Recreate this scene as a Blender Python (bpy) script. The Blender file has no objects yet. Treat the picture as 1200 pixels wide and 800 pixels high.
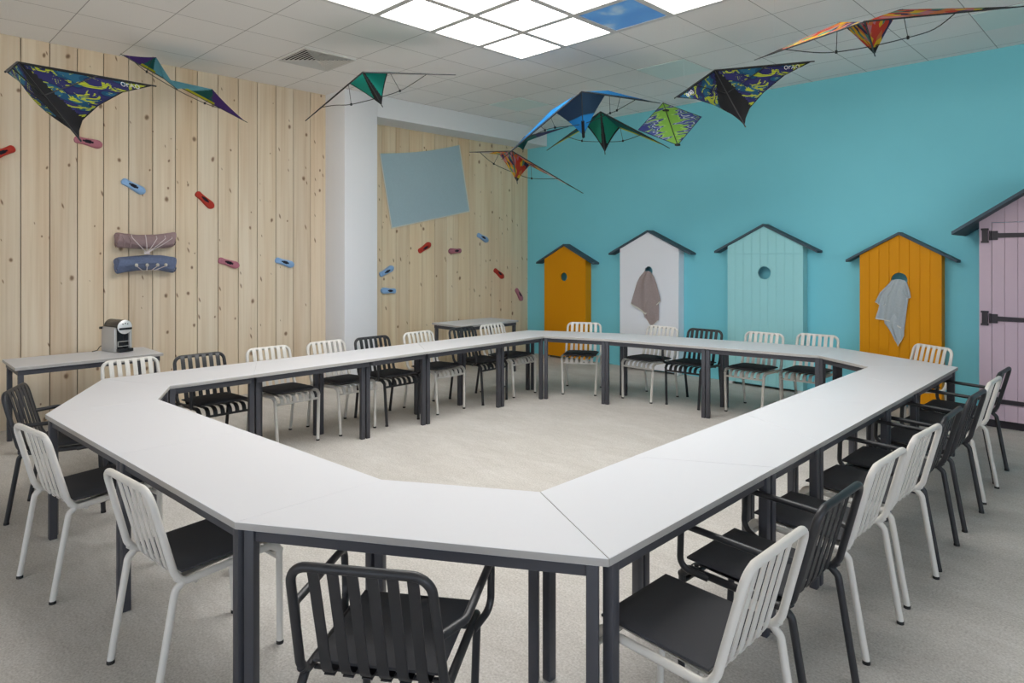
import bpy, bmesh, math, random
from mathutils import Vector, Matrix, Quaternion

random.seed(7)
PI = math.pi
COL = bpy.context.scene.collection
R = math.radians

# ------------------------------------------------------------------ objects
def tag(o, label=None, cat=None, group=None, kind=None):
    if label: o['label'] = label
    if cat: o['category'] = cat
    if group: o['group'] = group
    if kind: o['kind'] = kind
    return o

def thing(name, label, cat, loc=(0, 0, 0), rotz=0.0, group=None):
    o = bpy.data.objects.new(name, None)
    o.empty_display_size = 0.1
    COL.objects.link(o)
    o.location = loc
    o.rotation_euler = (0, 0, rotz)
    return tag(o, label, cat, group)

class MB:
    """collects shapes, builds ONE mesh"""
    def __init__(s): s.v = []; s.f = []; s.m = []; s.sm = []; s.uv = {}
    def add(s, vs, fs, mi=0, smooth=False):
        b = len(s.v); s.v += [tuple(q) for q in vs]
        for f in fs:
            s.f.append(tuple(b + i for i in f)); s.m.append(mi); s.sm.append(smooth)
        return b
    def box(s, c, d, mi=0, rotz=0.0):
        x, y, z = (q / 2 for q in d)
        vs = [(sx * x, sy * y, sz * z) for sx in (-1, 1) for sy in (-1, 1) for sz in (-1, 1)]
        cs, sn = math.cos(rotz), math.sin(rotz)
        vs = [(c[0] + cs * a - sn * b, c[1] + sn * a + cs * b, c[2] + e) for a, b, e in vs]
        fs = [(0, 1, 3, 2), (4, 6, 7, 5), (0, 4, 5, 1), (2, 3, 7, 6), (0, 2, 6, 4), (1, 5, 7, 3)]
        s.add(vs, fs, mi)
    def hull(s, a, b, mi=0):
        """loft between two equal-length rings a and b, capped"""
        n = len(a)
        fs = [(i, (i + 1) % n, n + (i + 1) % n, n + i) for i in range(n)]
        fs += [tuple(reversed(range(n))), tuple(range(n, 2 * n))]
        s.add(list(a) + list(b), fs, mi)
    def prism(s, pts, z0, z1, mi=0):
        s.hull([(x, y, z0) for x, y in pts], [(x, y, z1) for x, y in pts], mi)
    def tube(s, path, r, seg=10, closed=False, mi=0, cap=True, rs=None):
        P = [Vector(q) for q in path]; n = len(P)
        T = []
        for i in range(n):
            a = P[i - 1] if (i > 0 or closed) else P[i]
            b = P[(i + 1) % n] if (i < n - 1 or closed) else P[i]
            T.append((b - a).normalized())
        up = Vector((0, 0, 1)) if abs(T[0].z) < .9 else Vector((1, 0, 0))
        N = (up - T[0] * up.dot(T[0])).normalized()
        vs = []
        for i in range(n):
            if i: N = (T[i - 1].rotation_difference(T[i]) @ N); N = (N - T[i] * N.dot(T[i])).normalized()
            B = T[i].cross(N); ri = rs[i] if rs else r
            for k in range(seg):
                a = 2 * PI * k / seg
                vs.append(P[i] + (N * math.cos(a) + B * math.sin(a)) * ri)
        fs = []
        for i in range(n if closed else n - 1):
            j = (i + 1) % n
            for k in range(seg):
                l = (k + 1) % seg
                fs.append((i * seg + k, i * seg + l, j * seg + l, j * seg + k))
        if cap and not closed:
            fs.append(tuple(reversed(range(seg)))); fs.append(tuple((n - 1) * seg + k for k in range(seg)))
        s.add(vs, fs, mi, True)
    def strip(s, path, side, w, t, mi=0):
        """flat bar of width w (along side) and thickness t following a path"""
        P = [Vector(q) for q in path]; S = Vector(side).normalized(); n = len(P); vs = []
        for i in range(n):
            a = P[max(i - 1, 0)]; b = P[min(i + 1, n - 1)]
            d = (b - a).normalized(); nn = d.cross(S).normalized()
            for u, q in ((-1, -1), (1, -1), (1, 1), (-1, 1)):
                vs.append(P[i] + S * (u * w / 2) + nn * (q * t / 2))
        fs = []
        for i in range(n - 1):
            for k in range(4):
                l = (k + 1) % 4
                fs.append((i * 4 + k, i * 4 + l, (i + 1) * 4 + l, (i + 1) * 4 + k))
        fs += [(3, 2, 1, 0), tuple((n - 1) * 4 + k for k in range(4))]
        s.add(vs, fs, mi, True)
    def lathe(s, prof, seg=20, c=(0, 0, 0), axis='z', mi=0):
        vs = []
        for r, h in prof:
            for k in range(seg):
                a = 2 * PI * k / seg; q = (r * math.cos(a), r * math.sin(a), h)
                if axis == 'x': q = (q[2], q[0], q[1])
                if axis == 'y': q = (q[1], q[2], q[0])
                vs.append((c[0] + q[0], c[1] + q[1], c[2] + q[2]))
        fs = []
        for i in range(len(prof) - 1):
            for k in range(seg):
                l = (k + 1) % seg
                fs.append((i * seg + k, i * seg + l, (i + 1) * seg + l, (i + 1) * seg + k))
        fs += [tuple(reversed(range(seg))), tuple((len(prof) - 1) * seg + k for k in range(seg))]
        s.add(vs, fs, mi, True)
    def mesh(s, name, mats, bevel=0.0, seg=2, ang=35, fixn=True):
        me = bpy.data.meshes.new(name)
        me.from_pydata(s.v, [], s.f)
        me.polygons.foreach_set('material_index', s.m)
        me.polygons.foreach_set('use_smooth', s.sm)
        for m in (mats if isinstance(mats, (list, tuple)) else [mats]): me.materials.append(m)
        bm = bmesh.new(); bm.from_mesh(me)
        if fixn: bmesh.ops.recalc_face_normals(bm, faces=bm.faces)
        if bevel > 0:
            es = [e for e in bm.edges if len(e.link_faces) == 2 and e.calc_face_angle(0) > R(ang)]
            bmesh.ops.bevel(bm, geom=es, offset=bevel, segments=seg, affect='EDGES', profile=.5, clamp_overlap=True)
            for f in bm.faces: f.smooth = True
        bm.to_mesh(me); bm.free()
        if any(s.sm) or bevel > 0:
            me.set_sharp_from_angle(angle=R(38))
        me.update()
        return me
    def build(s, name, mats, parent=None, **kw):
        return link(name, s.mesh(name, mats, **kw), parent)

def link(name, me, parent=None):
    o = bpy.data.objects.new(name, me); COL.objects.link(o)
    if parent is not None: o.parent = parent
    return o

def struct(o): o['kind'] = 'structure'; return o

def fillet(pts, rad, n=6, closed=False):
    """round the corners of a polyline; rad is one radius or one per point"""
    P = [Vector(q) for q in pts]; m = len(P); out = []
    for i in range(m):
        if not closed and i in (0, m - 1): out.append(P[i]); continue
        a, b, c = P[i - 1], P[i], P[(i + 1) % m]
        r = rad[i] if isinstance(rad, (list, tuple)) else rad
        d1 = (a - b); d2 = (c - b); l1, l2 = d1.length, d2.length
        if r <= 0 or l1 < 1e-6 or l2 < 1e-6: out.append(b); continue
        d1 /= l1; d2 /= l2
        an = d1.angle(d2)
        if an > PI - .02: out.append(b); continue
        t = min(r / math.tan(an / 2), l1 * .49, l2 * .49); rr = t * math.tan(an / 2)
        bis = (d1 + d2).normalized(); cen = b + bis * (rr / math.sin(an / 2))
        p1 = b + d1 * t - cen; p2 = b + d2 * t - cen
        q = p1.rotation_difference(p2)
        for k in range(n + 1):
            out.append(cen + Quaternion().slerp(q, k / n) @ p1)
    return out

def dup(root, loc, rotz):
    """copy of a thing, its parts and their sub-parts"""
    r = root.copy(); COL.objects.link(r); r.location = loc; r.rotation_euler = (0, 0, rotz)
    for ch in list(root.children):
        c = ch.copy(); COL.objects.link(c); c.parent = r
        for g in list(ch.children):
            d = g.copy(); COL.objects.link(d); d.parent = c
    return r

# ---------------------------------------------------------------- materials
def newmat(name):
    m = bpy.data.materials.new(name); m.use_nodes = True
    nt = m.node_tree; b = nt.nodes['Principled BSDF']
    return m, nt, b

def N(nt, typ, **kw):
    n = nt.nodes.new(typ)
    for k, v in kw.items():
        if k.startswith('i_'):
            n.inputs[k[2:].replace('_', ' ')].default_value = v
        else: setattr(n, k, v)
    return n

def plain(name, col, rough=.5, metal=0.0, spec=.5, noise=0.0, nscale=40, bump=0.0, bscale=200):
    m, nt, b = newmat(name)
    b.inputs['Base Color'].default_value = (*col, 1); b.inputs['Roughness'].default_value = rough
    b.inputs['Metallic'].default_value = metal; b.inputs['Specular IOR Level'].default_value = spec
    tc = N(nt, 'ShaderNodeTexCoord')
    if noise > 0:
        nz = N(nt, 'ShaderNodeTexNoise', i_Scale=nscale, i_Detail=4.0)
        nt.links.new(tc.outputs['Object'], nz.inputs['Vector'])
        mx = N(nt, 'ShaderNodeMix', data_type='RGBA', blend_type='MULTIPLY'); mx.inputs[0].default_value = 1
        rp = N(nt, 'ShaderNodeMapRange'); rp.inputs[3].default_value = 1 - noise; rp.inputs[4].default_value = 1 + noise
        nt.links.new(nz.outputs[0], rp.inputs[0]); mx.inputs[6].default_value = (*col, 1)
        nt.links.new(rp.outputs[0], mx.inputs[7]); nt.links.new(mx.outputs[2], b.inputs['Base Color'])
    if bump > 0:
        nz = N(nt, 'ShaderNodeTexNoise', i_Scale=bscale, i_Detail=3.0)
        nt.links.new(tc.outputs['Object'], nz.inputs['Vector'])
        bp = N(nt, 'ShaderNodeBump', i_Strength=bump, i_Distance=.003)
        nt.links.new(nz.outputs[0], bp.inputs['Height']); nt.links.new(bp.outputs[0], b.inputs['Normal'])
    return m

def math_(nt, op, a, b=None, c=None):
    n = N(nt, 'ShaderNodeMath', operation=op)
    for i, q in enumerate((a, b, c)):
        if q is None: continue
        if isinstance(q, (int, float)): n.inputs[i].default_value = q
        else: nt.links.new(q, n.inputs[i])
    return n.outputs[0]

def ramp(nt, fac, stops, interp='LINEAR'):
    r = N(nt, 'ShaderNodeValToRGB'); cr = r.color_ramp; cr.interpolation = interp
    while len(cr.elements) < len(stops): cr.elements.new(.5)
    for e, (p, c) in zip(cr.elements, stops): e.position = p; e.color = (*c, 1)
    if fac is not None: nt.links.new(fac, r.inputs[0])
    return r.outputs[0]

def mixc(nt, fac, a, b, blend='MIX'):
    m = N(nt, 'ShaderNodeMix', data_type='RGBA', blend_type=blend)
    for i, q in ((0, fac), (6, a), (7, b)):
        if isinstance(q, (int, float)): m.inputs[i].default_value = q
        elif isinstance(q, tuple): m.inputs[i].default_value = (*q, 1)
        else: nt.links.new(q, m.inputs[i])
    return m.outputs[2]

def combine(nt, x, y, z=0.0):
    c = N(nt, 'ShaderNodeCombineXYZ')
    for i, q in enumerate((x, y, z)):
        if isinstance(q, (int, float)): c.inputs[i].default_value = q
        else: nt.links.new(q, c.inputs[i])
    return c.outputs[0]

def pine(name, y0, pitch, groove, tint=(1, 1, 1)):
    """knotty pine boards, upright, board pitch along Y"""
    m, nt, b = newmat(name)
    g = N(nt, 'ShaderNodeNewGeometry'); s = N(nt, 'ShaderNodeSeparateXYZ'); nt.links.new(g.outputs['Position'], s.inputs[0])
    y, z = s.outputs[1], s.outputs[2]
    pid = math_(nt, 'FLOOR', math_(nt, 'DIVIDE', math_(nt, 'SUBTRACT', y, y0), pitch))
    wn = N(nt, 'ShaderNodeTexWhiteNoise', noise_dimensions='1D'); nt.links.new(pid, wn.inputs['W'])
    rnd = wn.outputs['Value']
    zo = math_(nt, 'ADD', z, math_(nt, 'MULTIPLY', rnd, 23.0))
    # grain
    n1 = N(nt, 'ShaderNodeTexNoise', i_Scale=1.0, i_Detail=5.0, i_Distortion=.6)
    nt.links.new(combine(nt, math_(nt, 'MULTIPLY', y, 26.0), math_(nt, 'MULTIPLY', zo, .55), rnd), n1.inputs['Vector'])
    n2 = N(nt, 'ShaderNodeTexNoise', i_Scale=1.0, i_Detail=3.0)
    nt.links.new(combine(nt, math_(nt, 'MULTIPLY', y, 5.0), math_(nt, 'MULTIPLY', zo, .35), rnd), n2.inputs['Vector'])
    c = ramp(nt, n1.outputs[0], [(.30, (.60, .46, .29)), (.48, (.72, .585, .405)), (.70, (.79, .665, .49))])
    c = mixc(nt, math_(nt, 'MULTIPLY', math_(nt, 'GREATER_THAN', n2.outputs[0], .0), .45), c,
             ramp(nt, n2.outputs[0], [(.32, (.66, .47, .29)), (.5, (.76, .62, .44)), (.7, (.81, .70, .53))]))
    # board to board tone
    c = mixc(nt, 1.0, c, ramp(nt, rnd, [(0, (.90, .88, .86)), (.5, (1, 1, 1)), (1, (1.0, .96, .90))]), 'MULTIPLY')
    # knots: two scatters
    for sy, sz, rad, thr, seed, skew in ((4.4, 3.1, .075, .66, 0, .0), (8.5, 4.6, .085, .80, 4.3, .9)):
        v = N(nt, 'ShaderNodeTexVoronoi', voronoi_dimensions='2D', feature='F1', i_Scale=1.0)
        wob = N(nt, 'ShaderNodeTexNoise', i_Scale=9.0, i_Detail=2.0)
        nt.links.new(g.outputs['Position'], wob.inputs['Vector'])
        wv = math_(nt, 'MULTIPLY', math_(nt, 'SUBTRACT', wob.outputs[0], .5), .12)
        nt.links.new(combine(nt, math_(nt, 'ADD', math_(nt, 'ADD', math_(nt, 'MULTIPLY', y, sy), seed), wv),
                             math_(nt, 'ADD', math_(nt, 'ADD', math_(nt, 'MULTIPLY', zo, sz), math_(nt, 'MULTIPLY', y, sy * skew)), wv)), v.inputs['Vector'])
        sc = N(nt, 'ShaderNodeSeparateColor'); nt.links.new(v.outputs['Color'], sc.inputs[0])
        on = math_(nt, 'GREATER_THAN', sc.outputs[0], thr)
        rr = math_(nt, 'MULTIPLY', math_(nt, 'ADD', sc.outputs[1], .35), rad)
        d = math_(nt, 'DIVIDE', v.outputs['Distance'], rr)
        mr = N(nt, 'ShaderNodeMapRange'); nt.links.new(d, mr.inputs[0])
        mr.inputs[1].default_value = 1.25; mr.inputs[2].default_value = .55; mr.inputs[3].default_value = 0; mr.inputs[4].default_value = .85
        kc = ramp(nt, d, [(0, (.13, .065, .03)), (.55, (.20, .11, .06)), (1, (.42, .25, .13))])
        c = mixc(nt, math_(nt, 'MULTIPLY', mr.outputs[0], on), c, kc)
    c = mixc(nt, 1.0, c, tint, 'MULTIPLY')
    nt.links.new(c, b.inputs['Base Color'])
    b.inputs['Roughness'].default_value = .62; b.inputs['Specular IOR Level'].default_value = .25
    bp = N(nt, 'ShaderNodeBump', i_Strength=.08, i_Distance=.002)
    nt.links.new(n1.outputs[0], bp.inputs['Height']); nt.links.new(bp.outputs[0], b.inputs['Normal'])
    return m

def carpet_mat():
    m, nt, b = newmat('carpet')
    g = N(nt, 'ShaderNodeNewGeometry')
    n1 = N(nt, 'ShaderNodeTexNoise', i_Scale=1.6, i_Detail=6.0, i_Roughness=.65)
    mp = N(nt, 'ShaderNodeMapping'); mp.inputs['Scale'].default_value = (1.0, 2.6, 1); mp.inputs['Rotation'].default_value = (0, 0, R(-40))
    nt.links.new(g.outputs['Position'], mp.inputs[0]); nt.links.new(mp.outputs[0], n1.inputs['Vector'])
    n2 = N(nt, 'ShaderNodeTexNoise', i_Scale=95.0, i_Detail=4.0, i_Roughness=.7); nt.links.new(g.outputs['Position'], n2.inputs['Vector'])
    n3 = N(nt, 'ShaderNodeTexNoise', i_Scale=9.0, i_Detail=5.0, i_Roughness=.7); nt.links.new(mp.outputs[0], n3.inputs['Vector'])
    c = ramp(nt, n1.outputs[0], [(.34, (.42, .39, .33)), (.5, (.54, .51, .445)), (.62, (.66, .635, .57))])
    c = mixc(nt, .55, c, ramp(nt, n3.outputs[0], [(.3, (.42, .39, .335)), (.5, (.55, .52, .45)), (.72, (.65, .62, .55))]))
    c = mixc(nt, .45, c, ramp(nt, n2.outputs[0], [(.32, (.27, .245, .205)), (.5, (.55, .52, .45)), (.68, (.80, .77, .70))]))
    c = mixc(nt, 1.0, c, (.985, .985, 1.045), 'MULTIPLY')
    nt.links.new(c, b.inputs['Base Color']); b.inputs['Roughness'].default_value = .95; b.inputs['Specular IOR Level'].default_value = .08
    bp = N(nt, 'ShaderNodeBump', i_Strength=.35, i_Distance=.004)
    nt.links.new(n2.outputs[0], bp.inputs['Height']); nt.links.new(bp.outputs[0], b.inputs['Normal'])
    return m

GX, GY, TS = -4.812, 3.1736, 0.6
def ceiling_mat():
    m, nt, b = newmat('ceiling_tile')
    g = N(nt, 'ShaderNodeNewGeometry'); s = N(nt, 'ShaderNodeSeparateXYZ'); nt.links.new(g.outputs['Position'], s.inputs[0])
    masks = []
    for ax, off in ((0, GX), (1, GY)):
        f = math_(nt, 'FRACT', math_(nt, 'ADD', math_(nt, 'DIVIDE', math_(nt, 'SUBTRACT', s.outputs[ax], off), TS), 60.5))
        d = math_(nt, 'ABSOLUTE', math_(nt, 'SUBTRACT', f, .5))
        masks.append(math_(nt, 'LESS_THAN', d, .006))
    line = math_(nt, 'MAXIMUM', masks[0], masks[1])
    n = N(nt, 'ShaderNodeTexNoise', i_Scale=160.0, i_Detail=2.0); nt.links.new(g.outputs['Position'], n.inputs['Vector'])
    ix = math_(nt, 'FLOOR', math_(nt, 'DIVIDE', math_(nt, 'SUBTRACT', s.outputs[0], GX), TS))
    iy = math_(nt, 'FLOOR', math_(nt, 'DIVIDE', math_(nt, 'SUBTRACT', s.outputs[1], GY), TS))
    wn = N(nt, 'ShaderNodeTexWhiteNoise', noise_dimensions='2D'); nt.links.new(combine(nt, ix, iy), wn.inputs['Vector'])
    c = ramp(nt, n.outputs[0], [(.3, (.88, .87, .855)), (.7, (.94, .93, .915))])
    c = mixc(nt, 1.0, c, ramp(nt, wn.outputs['Value'], [(0, (.965, .965, .965)), (1, (1, 1, 1))]), 'MULTIPLY')
    c = mixc(nt, line, c, (.42, .41, .40))
    nt.links.new(c, b.inputs['Base Color']); b.inputs['Roughness'].default_value = .9; b.inputs['Specular IOR Level'].default_value = .1
    return m

def emit(name, col, strength):
    m, nt, b = newmat(name)
    b.inputs['Base Color'].default_value = (.8, .8, .8, 1)
    b.inputs['Emission Color'].default_value = (*col, 1); b.inputs['Emission Strength'].default_value = strength
    return m

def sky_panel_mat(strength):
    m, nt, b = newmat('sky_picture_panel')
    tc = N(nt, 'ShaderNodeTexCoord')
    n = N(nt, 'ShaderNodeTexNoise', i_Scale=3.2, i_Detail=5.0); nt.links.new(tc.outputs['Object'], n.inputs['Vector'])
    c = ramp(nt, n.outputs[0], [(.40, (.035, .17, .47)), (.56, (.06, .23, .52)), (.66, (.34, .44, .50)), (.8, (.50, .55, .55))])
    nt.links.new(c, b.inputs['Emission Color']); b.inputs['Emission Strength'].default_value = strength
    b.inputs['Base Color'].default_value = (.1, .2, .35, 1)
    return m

def cloth(name, col, transl=.3, rough=.8, tex=None):
    m, nt, b = newmat(name)
    b.inputs['Roughness'].default_value = rough; b.inputs['Specular IOR Level'].default_value = .15
    out = nt.nodes['Material Output']
    tr = N(nt, 'ShaderNodeBsdfTranslucent'); mx = N(nt, 'ShaderNodeMixShader'); mx.inputs[0].default_value = transl
    if tex:
        c = tex(nt); nt.links.new(c, b.inputs['Base Color']); nt.links.new(c, tr.inputs[0])
    else:
        b.inputs['Base Color'].default_value = (*col, 1); tr.inputs[0].default_value = (*col, 1)
    nt.links.new(b.outputs[0], mx.inputs[1]); nt.links.new(tr.outputs[0], mx.inputs[2]); nt.links.new(mx.outputs[0], out.inputs[0])
    return m

def tex_uv(nt): return N(nt, 'ShaderNodeUVMap').outputs[0]

def tex_camo(nt):
    uv = tex_uv(nt)
    mp = N(nt, 'ShaderNodeMapping'); mp.inputs['Scale'].default_value = (6.2, 11.5, 1); mp.inputs['Rotation'].default_value = (0, 0, R(25))
    nt.links.new(uv, mp.inputs[0])
    n = N(nt, 'ShaderNodeTexNoise', noise_dimensions='2D', i_Scale=1.25, i_Detail=3.0, i_Roughness=.6, i_Distortion=.7); nt.links.new(mp.outputs[0], n.inputs['Vector'])
    n2 = N(nt, 'ShaderNodeTexNoise', noise_dimensions='2D', i_Scale=.7, i_Detail=1.0); nt.links.new(mp.outputs[0], n2.inputs['Vector'])
    w = N(nt, 'ShaderNodeTexWave', wave_type='BANDS', bands_direction='Y', i_Scale=24.0); nt.links.new(uv, w.inputs['Vector'])
    base = ramp(nt, n2.outputs[0], [(0, (.030, .030, .115)), (.46, (.022, .026, .09)), (.53, (.015, .07, .14)), (.62, (.025, .11, .19))], 'CONSTANT')
    yel = ramp(nt, w.outputs[0], [(0, (.05, .08, .05)), (.38, (.44, .50, .03))])
    k = math_(nt, 'GREATER_THAN', n.outputs[0], .565)
    return mixc(nt, k, base, yel)

def tex_patch(nt):
    uv = tex_uv(nt)
    v = N(nt, 'ShaderNodeTexVoronoi', voronoi_dimensions='2D', i_Scale=15.0); nt.links.new(uv, v.inputs['Vector'])
    s = N(nt, 'ShaderNodeSeparateColor'); nt.links.new(v.outputs['Color'], s.inputs[0])
    return ramp(nt, s.outputs[0], [(0, (.50, .05, .03)), (.22, (.62, .42, .02)), (.42, (.07, .27, .20)), (.58, (.03, .03, .09)),
                                   (.68, (.52, .16, .05)), (.84, (.45, .19, .22))], 'CONSTANT')

def tex_leaf(nt):
    uv = tex_uv(nt)
    s = N(nt, 'ShaderNodeSeparateXYZ'); nt.links.new(uv, s.inputs[0])
    mp = N(nt, 'ShaderNodeMapping'); mp.inputs['Scale'].default_value = (2.0, 12, 1); nt.links.new(uv, mp.inputs[0])
    n = N(nt, 'ShaderNodeTexNoise', noise_dimensions='2D', i_Scale=1.5, i_Detail=1.2); nt.links.new(mp.outputs[0], n.inputs['Vector'])
    d = math_(nt, 'ADD', math_(nt, 'ABSOLUTE', math_(nt, 'SUBTRACT', s.outputs[0], .5)), math_(nt, 'MULTIPLY', math_(nt, 'SUBTRACT', n.outputs[0], .5), .75))
    return ramp(nt, d, [(0, (.17, .35, .055)), (.10, (.24, .42, .09)), (.155, (.05, .06, .20)), (.24, (.40, .45, .50)), (.275, (.05, .07, .23)), (.36, (.25, .42, .12)), (.385, (.04, .05, .18))], 'CONSTANT')

M = {}
def mats():
    M['pine'] = pine('knotty_pine', 1.15, .229, .005, (1.02, 1.055, 1.13))
    M['pine2'] = pine('knotty_pine_recess', 5.18, .229, .003, (1.08, 1.09, 1.08))
    M['gap'] = plain('board_gap', (.10, .065, .04), .9)
    M['carpet'] = carpet_mat()
    M['ceil'] = ceiling_mat()
    M['teal'] = plain('teal_paint', (.205, .63, .73), .55, spec=.25, noise=.02, nscale=3)
    M['white_wall'] = plain('white_paint', (.80, .81, .83), .7, spec=.2)
    M['steel'] = plain('painted_grid_steel', (.62, .61, .60), .5)
    M['tile_metal'] = plain('smooth_tile_teal_reflection', (.76, .86, .83), .45, spec=.4)  # grey green base colour paints in the reflection of the teal wall
    M['vent'] = plain('vent_white', (.70, .69, .66), .6)
    M['black'] = plain('black_void', (.008, .008, .008), .9)
    M['lamp'] = emit('lit_diffuser', (1.0, .985, .96), LAMP)
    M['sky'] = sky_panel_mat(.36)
    M['top'] = plain('white_laminate', (.69, .69, .715), .42, spec=.25)
    M['edge'] = plain('shaded_edge_band', (.43, .41, .39), .5)  # white edge, base colour darkened to paint in its shade
    M['leg'] = plain('anthracite_steel', (.060, .060, .070), .45, spec=.4)
    M['chair_w'] = plain('warm_white_powder_coat', (.68, .65, .60), .48, spec=.4)
    M['chair_b'] = plain('black_powder_coat', (.022, .022, .025), .42, spec=.5)
    M['pad'] = plain('charcoal_pad_fabric', (.060, .060, .065), .85, spec=.2, bump=.25, bscale=700)
    M['rubber'] = plain('black_rubber', (.012, .012, .012), .7)
    M['orange'] = plain('orange_paint', (.70, .285, .002), .55, spec=.2)
    M['hut_white'] = plain('white_hut_paint', (.88, .90, .95), .55, spec=.25)
    M['mint'] = plain('mint_paint', (.36, .72, .75), .55, spec=.25)
    M['pink'] = plain('pink_paint', (.55, .43, .50), .55, spec=.25)
    M['roof'] = plain('slate_roof_paint', (.065, .098, .122), .6, spec=.2)
    M['foot'] = plain('white_block', (.75, .75, .75), .6)
    M['iron'] = plain('black_iron', (.022, .016, .022), .5)
    M['towel_tan'] = plain('taupe_towel', (.37, .305, .295), .95, spec=.05, noise=.12, nscale=60, bump=.4, bscale=500)
    M['towel_grey'] = plain('grey_towel', (.43, .48, .50), .95, spec=.05, noise=.12, nscale=60, bump=.4, bscale=500)
    M['towel_wall'] = plain('slate_blue_towel', (.40, .53, .58), .95, spec=.05, noise=.06, nscale=40, bump=.3, bscale=500)
    M['trim'] = plain('cream_piping', (.70, .68, .60), .9, spec=.05)
    M['shoe_blue'] = plain('light_blue_canvas', (.27, .46, .74), .8)
    M['shoe_red'] = plain('red_canvas', (.45, .035, .020), .8)
    M['shoe_pink'] = plain('pink_canvas', (.46, .17, .22), .8)
    M['shoe_dark'] = plain('dark_shoe_lining', (.03, .03, .045), .9)
    M['mauve'] = plain('mauve_cloth', (.34, .245, .25), .9, spec=.05, noise=.12, nscale=30)
    M['denim'] = plain('blue_cloth', (.15, .185, .29), .9, spec=.05, noise=.2, nscale=60)
    M['cord'] = plain('pale_cord', (.66, .58, .58), .8)
    M['bead'] = plain('pale_bead', (.58, .55, .48), .5)
    M['silver'] = plain('silver_plastic', (.50, .49, .47), .35, metal=.3)
    M['chrome'] = plain('bright_chrome', (.85, .85, .85), .42, metal=.5)
    M['gloss_black'] = plain('gloss_black_plastic', (.012, .014, .018), .25)
    M['spar'] = plain('carbon_spar', (.015, .016, .018), .45)
    M['k_black'] = cloth('black_ripstop', (.018, .018, .02), .1)
    M['k_camo'] = cloth('navy_yellow_camo', None, .12, tex=tex_camo)
    M['k_patch'] = cloth('patchwork_ripstop', None, .2, tex=tex_patch)
    M['k_leaf'] = cloth('green_navy_streak', None, .15, tex=tex_leaf)
    M['k_teal'] = cloth('teal_green_ripstop', (.02, .36, .28), .3)
    M['k_dteal'] = cloth('dark_teal_ripstop', (.012, .10, .10), .2)
    M['k_green'] = cloth('green_ripstop', (.02, .26, .17), .25)
    M['k_yellow'] = cloth('yellow_ripstop', (.48, .50, .03), .25)
    M['k_purple'] = cloth('purple_ripstop', (.07, .035, .19), .2)
    M['k_navy'] = cloth('navy_ripstop', (.03, .035, .10), .2)
    M['k_slate'] = cloth('slate_navy_ripstop', (.03, .06, .11), .2)
    M['k_blue'] = cloth('bright_blue_ripstop', (.03, .27, .66), .3)
    M['k_sky'] = cloth('light_blue_ripstop', (.16, .46, .60), .3)
    M['k_pale'] = cloth('pale_ripstop', (.55, .50, .48), .3)
    M['letter'] = plain('white_print', (.70, .70, .72), .7)
    M['thread'] = plain('clear_thread', (.6, .6, .6), .4)
LAMP, WORLD, EXPO = 5.3, 2.8, 0.5
LOW_GLOW = (1.3, 1.28, 1.2)
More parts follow.
